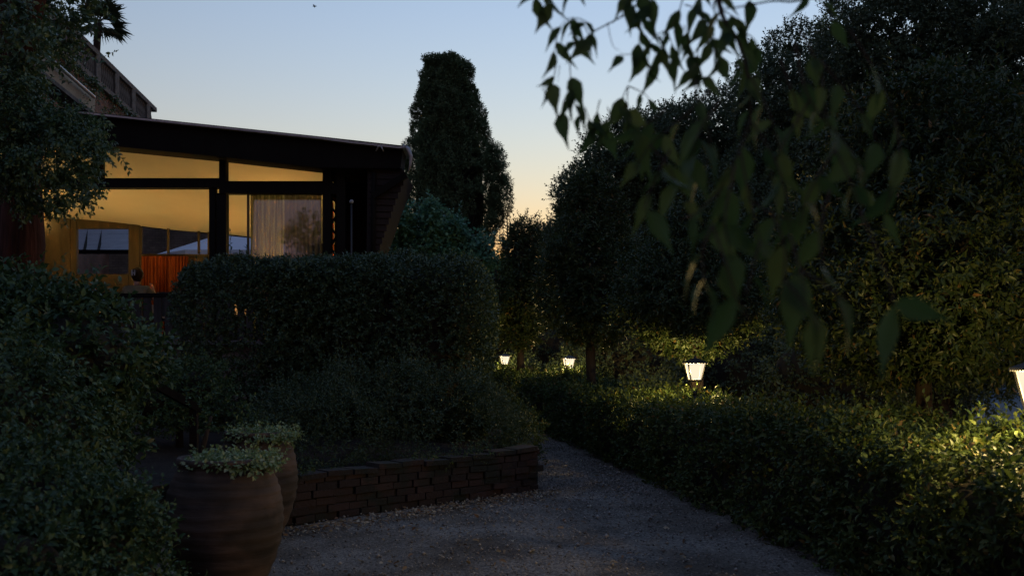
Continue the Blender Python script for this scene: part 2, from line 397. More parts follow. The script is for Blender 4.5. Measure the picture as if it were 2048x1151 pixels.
def shell(blobs, dens, disp=.08, dsc=2.0, depth=.12, back=.35, seed=1, p=2, zmin=None, holes=True):
    """points + outward normals over the union of (super)ellipsoids; blobs: (centre, radii)"""
    PP = []; NN = []
    for i, (c, r) in enumerate(blobs):
        c = np.array(c, float); r = np.array(r, float)
        A = 4 * math.pi * (((r[0]*r[1])**1.6 + (r[0]*r[2])**1.6 + (r[1]*r[2])**1.6) / 3) ** (1/1.6) * (1.3 if p > 3 else 1)
        n = int(A * dens)
        if p > 3:   # uniform on the box faces, pushed on to the superellipsoid
            fa = np.array([r[1]*r[2], r[0]*r[2], r[0]*r[1]]); ax = R.choice(3, n, p=fa / fa.sum())
            u = R.uniform(-1, 1, (n, 3)); u[np.arange(n), ax] = np.sign(R.uniform(-1, 1, n))
        else:
            u = nrm(R.normal(size=(n, 3)))
        k = (np.abs(u) ** p).sum(1, keepdims=True) ** (1 / p)
        u = u / k
        P = c + u * r
        N = nrm(np.sign(u) * np.abs(u) ** (p - 1) / r)
        d = disp * wave(P, dsc, seed) + .75 * min(disp, .1) * wave(P, dsc * 3.3, seed + 5) - depth * R.exponential(.6, n)
        P = P + N * d[:, None]
        keep = np.ones(n, bool)
        for j, (c2, r2) in enumerate(blobs):
            if j != i: keep &= ell_value(P, np.array(c2), np.array(r2), p) > .86
        view = nrm(np.array([0, 0, EYE]) - P)
        f = (N * view).sum(1)
        keep &= (f > -.25) | (R.random(n) < back)
        hole = wave(P, dsc * 2.6, seed + 9) + .6 * wave(P, dsc * 6, seed + 13)
        keep &= (hole > -.45) | (R.random(n) < (.12 if holes else 1))
        if zmin is not None: keep &= P[:, 2] > zmin
        PP.append(P[keep]); NN.append(N[keep])
    return np.concatenate(PP), np.concatenate(NN)

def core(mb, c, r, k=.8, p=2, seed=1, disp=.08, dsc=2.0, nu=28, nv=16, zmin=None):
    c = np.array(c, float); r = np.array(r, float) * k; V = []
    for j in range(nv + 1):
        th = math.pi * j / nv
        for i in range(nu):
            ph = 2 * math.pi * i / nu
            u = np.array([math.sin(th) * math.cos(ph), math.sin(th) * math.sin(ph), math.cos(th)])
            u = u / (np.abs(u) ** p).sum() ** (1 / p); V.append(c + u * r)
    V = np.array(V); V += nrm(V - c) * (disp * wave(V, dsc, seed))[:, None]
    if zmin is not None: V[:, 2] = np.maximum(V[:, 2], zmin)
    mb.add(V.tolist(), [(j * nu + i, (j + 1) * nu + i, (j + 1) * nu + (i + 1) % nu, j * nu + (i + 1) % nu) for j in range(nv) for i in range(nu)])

def shrub(name, label, cat, blobs, dens, sl, nl, ll, lw, lm, root=None, kind='quad', corek=.8, group=None, p=2, disp=.08, dsc=2.0, depth=.12,
          seed=1, spread=.7, up=.3, droop=0, shoots=0, shoot_len=.3, zmin=.02, trunk=None, core_n=None, back=.35, crown='foliage', extra=None, stems=0.002):
    t = thing(name, label, cat, root or (blobs[0][0][0], blobs[0][0][1], 0), group)
    P, N = shell(blobs, dens, disp, dsc, depth, back, seed, p, zmin)
    parts = [sprigs(P, N, sl, nl, ll, lw, spread, up, droop, kind, stems)]
    if shoots:
        ok = np.where(N[:, 2] > .2)[0]; idx = R.choice(ok, min(shoots, len(ok)))
        parts.append(sprigs(P[idx], N[idx] * .3, shoot_len, 12, ll * .95, lw * .95, .3, 1.0, droop * .4, kind, .004))
    if corek:
        P, N = shell([(c, tuple(q * (corek + .08) for q in r)) for c, r in blobs], dens * .55, disp * .6, dsc, .03, back, seed, p, zmin, False)
        parts.append(sprigs(P, N, sl * .8, nl, ll, lw, 1.0, up, droop, kind, 0))
    if extra: parts += extra
    V, Fc = merge(parts); obj(crown, V, Fc, lm, t)
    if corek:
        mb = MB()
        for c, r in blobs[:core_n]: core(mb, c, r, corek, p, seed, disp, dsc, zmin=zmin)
        mb.build('dark_core', M['twig'], t, True)  # solid dark body, makes gaps between the leaves read as deep shade
    if trunk:
        mb = MB()
        for P_, r_ in trunk: mb.tube(P_, r_, 10)
        mb.build('trunk' if cat == 'tree' else 'stems', M['bark'], t, True)
    return t

# ------------------------------------------------------------------ ground, path, valley
def smooth(a, b, x): t = np.clip((x - a) / (b - a), 0, 1); return t * t * (3 - 2 * t)
xs = np.unique(np.concatenate([np.linspace(-3000, -60, 20), np.linspace(-60, 60, 61), np.linspace(60, 4000, 60)]))
ys = np.unique(np.concatenate([np.linspace(-400, -20, 8), np.linspace(-20, 80, 51), np.linspace(80, 5000, 70)]))
X, Y = np.meshgrid(xs, ys)
drop = np.maximum(smooth(9, 45, X), smooth(60, 110, Y)) * 28 + smooth(60, 500, np.hypot(X, Y)) * 42
Z = -drop + smooth(100, 800, np.hypot(X, Y)) * 7 * np.sin(X / 170 + 1) * np.cos(Y / 230)
V = np.stack([X, Y, Z], -1).reshape(-1, 3); nx = len(xs)
j, i = np.meshgrid(np.arange(len(ys) - 1), np.arange(nx - 1), indexing='ij'); a = (j * nx + i).ravel()
ground = obj('ground', V, np.stack([a, a + 1, a + nx + 1, a + nx], 1), M['ground'], None, True); tag(ground, kind='structure')
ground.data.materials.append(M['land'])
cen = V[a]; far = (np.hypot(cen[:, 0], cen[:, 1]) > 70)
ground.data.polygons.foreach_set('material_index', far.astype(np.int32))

def ridge(name, d, h, seed, mt, a0=-60, a1=80):
    V = []; n = 220
    for k in range(n + 1):
        an = math.radians(a0 + (a1 - a0) * k / n)
        q = sum(math.sin(an * f + seed * s_) / (i + 1) for i, (f, s_) in enumerate(((5, 1), (11, 2), (23, 3), (61, 4), (130, 5))))
        x, y = math.sin(an) * d, math.cos(an) * d
        V += [(x * .9, y * .9, -90), (x * .97, y * .97, -30 + h * .5), (x, y, h * (1 + .28 * q)), (x * 1.15, y * 1.15, -90)]
    Fc = [(k * 4 + r_, k * 4 + 4 + r_, k * 4 + 5 + r_, k * 4 + 1 + r_) for k in range(n) for r_ in range(3)]
    return tag(obj(name, V, Fc, mt, None, True), kind='structure')
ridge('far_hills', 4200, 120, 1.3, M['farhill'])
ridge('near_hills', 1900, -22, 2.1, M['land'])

HF = [(1.5, 2.95), (2.6, 2.75), (4.5, 2.5), (7.15, 2.2), (9.35, 1.87), (12.6, 1.42), (13.5, 1.28), (17.4, .7), (22, -.05), (28, -1.15), (34, -2.5)]
hy = np.array([a for a, b in HF]); hx = np.array([b for a, b in HF])
def hedge_x(y): return np.interp(y, hy, hx)
LE = [(-4, -3.5), (1, -3.2), (6.3, -3.6), (7.9, -3.2), (8.8, -2.0), (10.9, .30), (12.4, .05), (17, -.35), (22, -1.2), (28, -2.6), (34, -4.2)]
ly = np.array([a for a, b in LE]); lx = np.array([b for a, b in LE])
yy = np.linspace(-4, 34, 90); V = []
for y in yy:
    l = np.interp(y, ly, lx) + .06 * math.sin(y * 3.1); r_ = hedge_x(max(y, 1.5)) + .25
    for k in range(13):
        x = l + (r_ - l) * k / 12; V.append((x, y, .012 + .012 * math.sin(x * 2.3 + y) * math.sin(y * 1.7)))
a = np.array([j * 13 + i for j in range(len(yy) - 1) for i in range(12)])
tag(obj('path', V, np.stack([a, a + 1, a + 14, a + 13], 1), M['gravel'], None, True), kind='structure')

# loose stones and fallen leaves on the gravel
n = 16000
py_ = 2.2 + 15 * R.random(n) ** 1.6; t_ = R.random(n)
px_ = np.interp(py_, ly, lx) + (hedge_x(py_) - np.interp(py_, ly, lx)) * t_
B = np.stack([px_, py_, np.full(n, .03)], 1)
s_ = R.uniform(.005, .012, n) * np.where(R.random(n) < .06, 1.8, 1)
OV = np.array([(1, 0, 0), (-1, 0, 0), (0, 1, 0), (0, -1, 0), (0, 0, .8), (0, 0, -.8)], float)
OF = np.array([(0, 2, 4), (2, 1, 4), (1, 3, 4), (3, 0, 4), (2, 0, 5), (1, 2, 5), (3, 1, 5), (0, 3, 5)])
V = (B[:, None, :] + OV[None] * s_[:, None, None] * R.uniform(.7, 1.4, (n, 6, 1))).reshape(-1, 3)
tag(obj('loose_gravel', V, ((np.arange(n) * 6)[:, None, None] + OF[None]).reshape(-1, 3), M['pebble']), 'loose pale stones scattered over the gravel path', 'gravel', kind='stuff')
n = 700
t_ = R.random(n); by = 8.5 + 2.5 * t_; bx = -2.2 + 2.5 * t_ + R.normal(size=n) * .12 + .15; by = by - np.abs(R.normal(size=n)) * .22 - .12
n2 = 500; by = np.concatenate([by, R.uniform(4, 14, n2)]); bx = np.concatenate([bx, R.uniform(-1.2, 1.5, n2)])
B = np.stack([bx, by, np.full(n + n2, .04)], 1)
V, Fc = leafgeo(B, R.normal(size=(n + n2, 3)) * [1, 1, .15], np.array([0, 0, 1.]) + .4 * R.normal(size=(n + n2, 3)), R.uniform(.03, .07, n + n2), .03, 'leaf')
tag(obj('fallen_leaves', V, Fc, M['l_litter']), 'dry fallen leaves along the foot of the brick planter wall', 'fallen leaves', kind='stuff')

# planting bed behind the brick wall, rising towards the pavilion
V = []; rows = 14
for j in range(rows + 1):
    t_ = j / rows
    for i in range(21):
        s_ = i / 20
        a0 = Vector((-6.5, 7.2, 0)).lerp(Vector((.2, 11.0, 0)), s_) if s_ < 1 else Vector((.2, 11, 0))
        b0 = Vector((-9.5, 15.3, 0)).lerp(Vector((-.45, 15.3, 0)), s_)
        q = a0.lerp(b0, t_); z = .34 + .75 * t_ * (1 - .6 * s_) + .03 * math.sin(q.x * 3) * math.sin(q.y * 2.3)
        V.append((q.x, q.y, z))
a = np.array([j * 21 + i for j in range(rows) for i in range(20)])
tag(obj('planting_bed', V, np.stack([a, a + 1, a + 22, a + 21], 1), M['soil'], None, True), kind='structure')

# ------------------------------------------------------------------ brick planter wall
pw = thing('planter_wall', 'low mossy brick planter wall curving along the edge of the gravel path', 'wall', (.2, 10.9, 0))
pts = [(-4.2, 7.55), (-3.1, 7.85), (-1.96, 8.85), (-.9, 9.85), (.05, 10.75), (.30, 11.0), (.28, 11.35), (.12, 12.6), (-.2, 16.5)]
tp = [.44, .44, .43, .45, .46, .46, .44, .36, .28]
def wall_strip(mb, pts, z0, z1, th, jig=0.0):
    L_ = []
    for i in range(len(pts)):
        p0 = Vector((*pts[max(i - 1, 0)], 0)); p1 = Vector((*pts[min(i + 1, len(pts) - 1)], 0)); d = (p1 - p0).normalized()
        nn = Vector((-d.y, d.x, 0)); q = Vector((*pts[i], 0)); a_ = z0[i] if hasattr(z0, '__len__') else z0; b_ = z1[i] if hasattr(z1, '__len__') else z1
        L_ += [(q.x, q.y, a_), (q.x, q.y, b_), (q.x + nn.x * th, q.y + nn.y * th, b_), (q.x + nn.x * th, q.y + nn.y * th, a_)]
    Fc = [(i * 4 + k, i * 4 + 4 + k, i * 4 + 4 + (k + 1) % 4, i * 4 + (k + 1) % 4) for i in range(len(pts) - 1) for k in range(4)]
    Fc += [(0, 1, 2, 3), tuple(len(L_) - 1 - k for k in range(4))]
    mb.add(L_, Fc)
mb = MB()
ctr = [(a_ + .015, b_ + .015) for a_, b_ in pts]
cum = [0]
for i in range(len(pts) - 1): cum.append(cum[-1] + (Vector(pts[i + 1]) - Vector(pts[i])).length)
def wall_at(s_):
    i = max(0, min(len(pts) - 2, int(np.searchsorted(cum, s_) - 1))); t_ = (s_ - cum[i]) / (cum[i + 1] - cum[i]); a_, b_ = Vector(pts[i]), Vector(pts[i + 1])
    return a_.lerp(b_, t_), (b_ - a_).normalized(), tp[i] + (tp[i + 1] - tp[i]) * t_
for row in range(6):
    s_ = .12 * (row % 2)
    while s_ < cum[-1] - .24:
        q, d, tz = wall_at(s_ + .11); nn = Vector((-d.y, d.x)); zc_ = .015 + row * .073 + .03
        if zc_ < tz + .0:
            o_ = rng.uniform(-.02, .014); ln = rng.uniform(.20, .236); q2 = q + nn * (.11 + o_)
            a_ = Vector((q2.x - d.x * ln / 2, q2.y - d.y * ln / 2, zc_ + rng.uniform(-.006, .006))); b_ = Vector((q2.x + d.x * ln / 2, q2.y + d.y * ln / 2, zc_ + rng.uniform(-.006, .006)))
            mb.beam(a_, b_, .2, rng.uniform(.060, .071))
        s_ += rng.uniform(.225, .25)
mb.build('bricks', M['loosebrick'], pw)
mb = MB(); wall_strip(mb, [(a_ + .0, b_ + .05) for a_, b_ in pts], -.05, [z_ - .02 for z_ in tp], .16); mb.build('mortar_core', M['soil'], pw)
mb = MB(); seglen = 0
fine = []
for i in range(len(pts) - 1):
    a_, b_ = Vector(pts[i]), Vector(pts[i + 1]); m_ = max(1, int((b_ - a_).length / .27))
    for k in range(m_): fine.append((a_.lerp(b_, k / m_), a_.lerp(b_, (k + .94) / m_), tp[i] + (tp[i + 1] - tp[i]) * k / m_))
for a_, b_, z in fine:
    j_ = rng.uniform(-.02, .02); d = (b_ - a_).normalized(); nn = Vector((-d.y, d.x)) * .11
    mb.beam((a_.x + nn.x, a_.y + nn.y, z + .015 + j_), (b_.x + nn.x, b_.y + nn.y, z + .015 + j_ + rng.uniform(-.015, .015)), .25 + rng.uniform(-.03, .03), .05)
mb.build('coping', M['loosebrick'], pw)

n = 260; s_ = R.uniform(1.6, cum[5], n); P = []
for q_ in s_:
    if math.sin(q_ * 3.1) + .6 * math.sin(q_ * 7.7) < -.2: continue
    q, d, tz = wall_at(q_); P.append((q.x - d.y * .16 + R.normal() * .05, q.y + d.x * .16 + R.normal() * .05, tz + .01))
P = np.array(P); V, Fc = sprigs(P, np.tile([[.25, -.45, .35]], (len(P), 1)), .2, 8, .035, .02, 1.0, .1, .35, 'leaf', .002)
tag(obj('creeping_plant', V, Fc, M['l_hedge']), 'small creeping plant spilling over the top of the brick planter wall', 'plant')

# ------------------------------------------------------------------ right-hand hedge
t = thing('low_hedge', 'knee-high to waist-high clipped hedge running along the right edge of the gravel path', 'hedge', (2.2, 7.15, 0))
HW = 1.45; HH = .97
def hedge_pts(n, y0, y1):
    y = R.uniform(y0, y1, n)
    per = np.array([HH, HW, HH * .4]); q = R.random(n) * per.sum()
    z = np.where(q < per[0], q, np.where(q < per[0] + per[1], HH, HH - (q - per[0] - per[1])))
    u = np.where(q < per[0], 0, np.where(q < per[0] + per[1], (q - per[0]), HW))
    # rounded shoulders
    e = .11
    nx_ = np.where(u < e, -(1 - u / e), np.where(u > HW - e, 1 - (HW - u) / e, 0)); nz = np.where(z > HH - e, 1 - (HH - z) / e, 0)
    nx_ = np.where(q < per[0], -1, np.where(q > per[0] + per[1], 1, nx_)); nz = np.where((q >= per[0]) & (q < per[0] + per[1]), 1, nz)
    N = nrm(np.stack([nx_, nx_ * -.15 - .05, nz], 1) + 1e-6)
    u2 = np.clip(u, e * .3, HW - e * .3)
    P = np.stack([hedge_x(y) + .09 + u2, y, np.minimum(z, HH - e * .0)], 1)
    cz = np.clip((z - (HH - e)) / e, 0, 1); cu = np.clip((e - u) / e, 0, 1)
    P[:, 2] -= cz * cu * e * .45; P[:, 0] += cz * cu * e * .3
    P[:, 2] += np.clip(z / HH, 0, 1) * .05 * wave(P * [1, 1, 0], 1.7, 8)
    P += N * (.05 * wave(P, 3.2, 3) + .03 * wave(P, 8, 4) - .07 * R.exponential(.7, n))[:, None]
    return P, N
parts = []
for (y0, y1, dn, ls) in ((1.6, 5, 620, .056), (5, 8, 600, .058), (8, 12, 480, .060), (12, 18, 360, .064), (18, 34, 200, .075)):
    n = int(dn * (y1 - y0) * (HH * 1.4 + HW) * .45)
    P, N = hedge_pts(n, y0, y1)
    hole = wave(P, 6, 17) + .6 * wave(P, 15, 18); k = (hole > -.62) | (N[:, 2] > .5) | (R.random(n) < .15); P = P[k]; N = N[k]
    parts.append(sprigs(P, N, .09, 6, ls, ls * .58, .7, .35, 0, 'leaf' if y1 < 9 else 'quad', .0015))
    P, N = hedge_pts(int(n * .5), y0, y1); P = P - N * .10
    parts.append(sprigs(P, N, .07, 6, ls, ls * .6, 1.0, .3, 0, 'quad', 0))
    n = int(11 * (y1 - y0)); P, N = hedge_pts(n * 4, y0, y1); k = N[:, 2] > .8
    parts.append(sprigs(P[k], N[k], .22, 10, ls * 1.15, ls * .62, .5, .9, 0, 'leaf' if y1 < 13 else 'quad', .003))
V, Fc = merge(parts); obj('foliage', V, Fc, M['l_hedge'], t)
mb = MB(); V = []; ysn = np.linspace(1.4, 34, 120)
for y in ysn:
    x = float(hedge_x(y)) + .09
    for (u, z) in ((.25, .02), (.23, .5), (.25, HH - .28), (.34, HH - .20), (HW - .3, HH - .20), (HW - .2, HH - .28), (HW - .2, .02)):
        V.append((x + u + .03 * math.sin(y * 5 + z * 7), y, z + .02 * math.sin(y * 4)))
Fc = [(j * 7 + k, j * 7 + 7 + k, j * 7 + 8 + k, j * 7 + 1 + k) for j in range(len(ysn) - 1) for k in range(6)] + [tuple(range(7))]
mb.add(V, Fc); mb.build('dark_core', M['twig'], t, True)  # solid dark filling, stands in for shade behind the hedge leaves

# ------------------------------------------------------------------ tall hedge in the middle
shrub('tall_hedge', 'tall dense clipped evergreen hedge with rounded end in front of the lit pavilion', 'hedge',
      [((-1.90, 13.2, 1.62), (1.62, 1.1, 1.25)), ((-2.95, 13.15, 1.58), (1.55, 1.0, 1.22))], 560, .09, 7, .052, .030, M['l_mid'],
      corek=.82, p=6, disp=.05, dsc=2.4, depth=.10, seed=11, spread=.8, up=.25, shoots=40, shoot_len=.13, zmin=.5, core_n=1)
for q, lab in ((at(462, 520, 12.6), 'tallest thin leafy shoot standing above the tall hedge by the dark post'), (at(492, 522, 12.6), 'shorter thin leafy shoot above the tall hedge beside the gold curtain')):
    V, Fc = sprigs(np.array([tuple(q)]) - [0, 0, .08], np.array([[0, 0, 1.]]), .46, 18, .07, .024, .1, .8, 0, 'leaf', .006)
    tag(obj('tall_shoot', V, Fc, M['l_mid']), lab, 'shoot', 'thin shoots above the tall hedge')

# low shrubs in front of it
shrub('trailing_shrub', 'low sprawling dark shrub spilling toward the brick planter wall', 'shrub',
      [((-1.25, 11.4, .62), (1.25, .8, .78)), ((-.45, 11.7, .55), (.75, .6, .55)), ((-2.2, 10.8, .60), (.8, .8, .58))], 420, .16, 9, .045, .014, M['l_mid'],
      corek=0, disp=.12, seed=21, spread=1.2, up=.4, shoots=140, shoot_len=.3, zmin=.3)
shrub('trailing_shrub', 'small bush at the foot of the tall hedge end beside the path bend', 'shrub',
      [((.0, 12.6, .5), (.42, .7, .34)), ((-.25, 14.2, .6), (.4, .8, .4))], 420, .12, 8, .045, .02, M['l_hedge'],
      corek=0, disp=.08, seed=22, spread=1.0, up=.3, shoots=40, shoot_len=.2, zmin=.2)
shrub('round_shrub', 'dim rounded shrub below the stone ledge at the left of the tall hedge', 'shrub',
      [((-3.65, 11.0, 1.22), (.34, .4, .30)), ((-4.2, 10.9, 1.0), (.6, .5, .36))], 380, .1, 7, .045, .024, M['l_left'],
      corek=.55, disp=.06, seed=23, zmin=.5, trunk=[([(-3.85, 11, .4), (-3.85, 11, 1.2)], [.05, .03])])
shrub('round_shrub', 'small bushy shrub on a thin stem beside the wooden handrail', 'shrub',
      [((-2.82, 9.0, 1.06), (.30, .28, .18)), ((-2.6, 9.0, .96), (.22, .22, .14))], 700, .08, 7, .04, .022, M['l_left'],
      corek=0, disp=.04, seed=24, zmin=.5, trunk=[([(-2.95, 9, .3), (-2.93, 9, .7), (-2.85, 9, 1.0)], [.035, .028, .015])])

# ------------------------------------------------------------------ foreground shrubs at the left
shrub('leafy_bush', 'big leafy bush at the left, level with the pavilion windows', 'bush',
      [((-4.05, 7.3, 1.20), (1.05, .8, 1.04)), ((-4.3, 6.9, 1.20), (.8, .7, 1.05)), ((-3.40, 7.2, 1.52), (.56, .6, .36))], 300, .18, 8, .074, .042, M['l_left'],
      kind='leaf', corek=.78, disp=.14, dsc=3.2, depth=.2, seed=31, spread=1.0, up=.2, shoots=90, shoot_len=.25)
shrub('leafy_bush', 'dense bush in the bottom left corner, partly covering the large terracotta jar', 'bush',
      [((-2.50, 4.75, .50), (.66, .6, .70)), ((-2.05, 4.7, .28), (.36, .5, .60)), ((-1.90, 3.75, .02), (.46, .6, .60)), ((-2.2, 4.1, .40), (.42, .5, .52))], 480, .13, 8, .042, .026, M['l_left'],
      kind='leaf', corek=.78, disp=.09, dsc=4.5, depth=.14, seed=32, spread=1.1, up=.2, shoots=90, shoot_len=.2)
shrub('leafy_bush', 'drooping leafy bush between the corner bush and the tall left bush', 'bush',
      [((-3.3, 5.9, .78), (.72, .7, .78)), ((-3.0, 5.6, .4), (.6, .6, .75))], 380, .18, 9, .05, .028, M['l_left'],
      kind='leaf', corek=.75, disp=.12, dsc=3.5, depth=.18, seed=33, spread=1.1, up=-.1, droop=.3, shoots=60, shoot_len=.25)

# ------------------------------------------------------------------ ivy-clad tree at the left
iv = thing('ivy_clad_tree', 'reddish trunked tree wrapped in hanging ivy at the left edge', 'tree', (-4.6, 8.6, 0))
mb = MB()
mb.tube([(-4.75, 8.7, 0), (-4.62, 8.7, 1.5), (-4.48, 8.7, 2.6), (-4.52, 8.75, 3.6), (-4.62, 8.8, 5.2), (-4.7, 8.9, 7.2)], [.30, .24, .19, .15, .12, .10], 20)
mb.tube([(-4.55, 8.75, 4.2), (-4.35, 8.8, 5.2), (-4.0, 9.0, 6.3)], [.12, .09, .05], 12)
mb.build('trunk', M['redbark'], iv, True)
bl = [(tuple(at(60, 280, 8.2)), (.46, .45, .36)), (tuple(at(135, 300, 8.1)), (.32, .35, .32)), (tuple(at(50, 345, 8.0)), (.40, .4, .30)), (tuple(at(115, 350, 8.1)), (.26, .3, .20)), (tuple(at(5, 210, 8.2)), (.28, .4, .35))]
P, N = shell(bl, 900, .09, 6, .16, .35, 41)
parts = [sprigs(P, N, .13, 8, .042, .027, 1.2, -.1, .25, 'leaf', .002)]
bl2 = [(tuple(at(85, 55, 9.6)), (.30, .4, .28)), (tuple(at(125, 70, 9.6)), (.18, .3, .14)), (tuple(at(135, 5, 9.6)), (.22, .3, .2)), (tuple(at(45, 120, 8.2)), (.22, .2, .3)), (tuple(at(40, 40, 8.2)), (.24, .2, .3)), (tuple(at(15, 100, 9.0)), (.35, .4, .35)), (tuple(at(10, 20, 9.0)), (.4, .4, .4)), (tuple(at(60, -30, 9.6)), (.7, .5, .4))]
P, N = shell(bl2, 240, .12, 5, .25, .35, 42)
parts.append(sprigs(P, N, .16, 7, .06, .036, 1.3, 0, .2, 'leaf', .003))
def garland(pl, Y, n, ll):
    Q = [at(x, y, Y) for x, y in pl]; seg = [(Q[i], Q[i + 1]) for i in range(len(Q) - 1)]
    B = []; D = []
    for k in range(n):
        a_, b_ = seg[min(int(k / n * len(seg)), len(seg) - 1)]; t_ = (k / n * len(seg)) % 1
        B.append(a_.lerp(b_, t_)); s_ = 1 if k % 2 else -1
        d = (b_ - a_).normalized(); sd = Vector((d.z, 0, -d.x)) * s_
        D.append(sd * .8 + d * .5 + Vector((0, rng.uniform(-.5, .5), -.25)))
    B = np.array(B); D = np.array(D); s2 = R.uniform(.75, 1.2, n)
    A = leafgeo(B, D, np.array([0, -1, .3]) + .6 * R.normal(size=(n, 3)), ll * s2, ll * .62 * s2, 'leaf')
    st = MB(); st.tube(Q, .003, 3)
    F3 = []
    for f in st.f: F3 += [(f[0], f[i], f[i + 1]) for i in range(1, len(f) - 1)]
    return [A, (np.array([tuple(v_) for v_ in st.v]), np.array(F3))]
for pl, n_ in (([(190, 290), (225, 302), (245, 318), (262, 348)], 16), ([(150, 350), (185, 365), (192, 380)], 10), ([(140, 390), (165, 400), (190, 415)], 12), ([(110, 385), (150, 410), (185, 432)], 14), ([(90, 380), (100, 400), (112, 425)], 9),
               ([(200, 230), (222, 255)], 8), ([(175, 260), (215, 270)], 8), ([(120, 375), (160, 390), (178, 404)], 12), ([(60, 340), (40, 400), (45, 460)], 12)):
    parts += garland(pl, 7.8, n_, .046)
V, Fc = merge(parts); obj('ivy', V, Fc, M['l_ivy'], iv)

# ------------------------------------------------------------------ terrace wall with balustrade
tw = thing('terrace_wall', 'high brick retaining wall with balustrade rising behind the pavilion roof', 'wall', (-13, 22, 0))
def wx(y): return -15.1 - .113 * (y - 40)
mb = MB(); mb.add([(wx(18), 18, -.5), (wx(18), 18, 10.8), (wx(40), 40, 10.8), (wx(40), 40, -.5), (-30, 40, -.5), (-30, 40, 10.8), (-30, 18, -.5), (-30, 18, 10.8)],
                  [(0, 1, 2, 3), (3, 2, 5, 4), (1, 7, 5, 2), (0, 6, 7, 1)])
mb.build('wall_face', M['brick'], tw)
def along(mb, z0, z1, out, inn, y0=18, y1=40.0):
    V = [(wx(y) + o_, y, z) for y in (y0, y1) for o_ in (out, -inn) for z in (z0, z1)]
    mb.add(V, [(0,1,3,2),(4,6,7,5),(0,4,5,1),(2,3,7,6),(0,2,6,4),(1,5,7,3)])
mb = MB(); along(mb, 10.72, 10.9, .16, .4, 18, 40.14); mb.build('cornice', M['stone'], tw)
mb = MB(); along(mb, 9.55, 9.68, .09, .2); mb.build('string_course', M['stone'], tw)
mb = MB(); along(mb, 11.75, 11.92, .12, .22, 18, 40.12); mb.build('handrail', M['stone'], tw)
prof = [(.06, 0), (.09, .03), (.05, .12), (.095, .35), (.06, .6), (.05, .72), (.085, .8), (.085, .85)]
y = 24.0; k = 0
base = None
while y < 39.7:
    if k % 9 == 0:
        mb = MB(); mb.box(wx(y) - .22, wx(y) + .12, y - .17, y + .17, 10.9, 11.75); mb.build('pier', M['stone'], tw); y += .36
    else:
        if base is None:
            mb = MB(); mb.lathe(prof, (wx(y) - .05, y, 10.9), 8); base = mb.build('baluster', M['stone'], tw, True); y_b = y
        else:
            o = base.copy(); C.objects.link(o); o.parent = tw; o.location = (wx(y) - wx(y_b), y - y_b, 0)
        y += .22
    k += 1
# creepers on the terrace edge
P = np.stack([R.uniform(0, 1, 520), 26 + 11 * R.uniform(0, 1, 520) ** 2.2, R.uniform(0, 1, 520)], 1)
P[:, 0] = wx(P[:, 1]) + .12; P[:, 2] = 10.9 - 2.2 * P[:, 2] ** 2 * (.3 + .7 * (wave(P[:, 1:2] @ np.array([[0, 1., 0]]), 1.5, 9) > -.1)) - .1
V, Fc = sprigs(P, np.array([[.6, -.5, 0]] * len(P)), .25, 7, .10, .07, 1.0, -.5, .4)
tag(obj('hanging_creeper', V, Fc, M['l_ivy']), 'dark creeper patches clinging below the balustrade of the high brick wall', 'creeper')

# sloping plaster parapet with a pale pipe
sp_ = thing('stair_parapet', 'sloping plaster parapet with pale pipe against the high brick wall', 'parapet', tuple(at(60, 130, 17)))
a0, b0 = at(40, 100, 17), at(178, 212, 19.5)
mb = MB(); mb.beam(a0, b0, .25, .42); mb.build('parapet_body', M['plaster'], sp_)
mb = MB(); mb.tube([a0 + Vector((.25, -.2, .12)), b0 + Vector((.2, -.2, .12))], .035, 8); mb.build('pipe', M['zinc'], sp_, True)
mb = MB(); mb.beam(a0 + Vector((0, 0, -.24)), b0 + Vector((0, 0, -.24)), .4, .08); mb.build('ledge', M['stone'], sp_)

# palm on the terrace
pm = thing('palm', 'spiky palm above the balustrade at the top left', 'palm', (-15.4, 33, 10.9))
pc = at(196, 46, 33)
mb = MB(); mb.tube([(pc.x - .1, 33, 10.9), (pc.x - .05, 33, 12), (pc.x, 33, pc.z)], [.14, .12, .13], 10); mb.build('trunk', M['bark'], pm, True)
VV = []; st = MB()
for k in range(26):
    az = rng.uniform(0, 6.28); el = rng.uniform(-.5, 1.2); Lf = rng.uniform(.6, 1.2)
    d = Vector((math.cos(az) * math.cos(el), math.sin(az) * math.cos(el) * .7, math.sin(el)))
    h = pc + d * Lf * .55; h.z -= .05
    side = d.cross(Vector((0, 0, 1))).normalized(); upv = side.cross(d)
    nn = 15
    for q in range(nn):
        an = (q / (nn - 1) - .5) * 2.6
        dd = (d * math.cos(an) + (side * .8 + upv * .15) * math.sin(an) + Vector((0, 0, -.25 * abs(an)))).normalized()
        VV.append((h, dd))
    st.tube([pc, h], [.018, .01], 4)
B = np.array([v_[0] for v_ in VV]); D = np.array([v_[1] for v_ in VV])
V, Fc = leafgeo(B, D, np.array([0, 0, 1.]) + .2 * R.normal(size=B.shape), R.uniform(.45, .75, len(B)), .022)
obj('fronds', V, Fc, M['l_palm'], pm); st.build('stalks', M['bark'], pm)

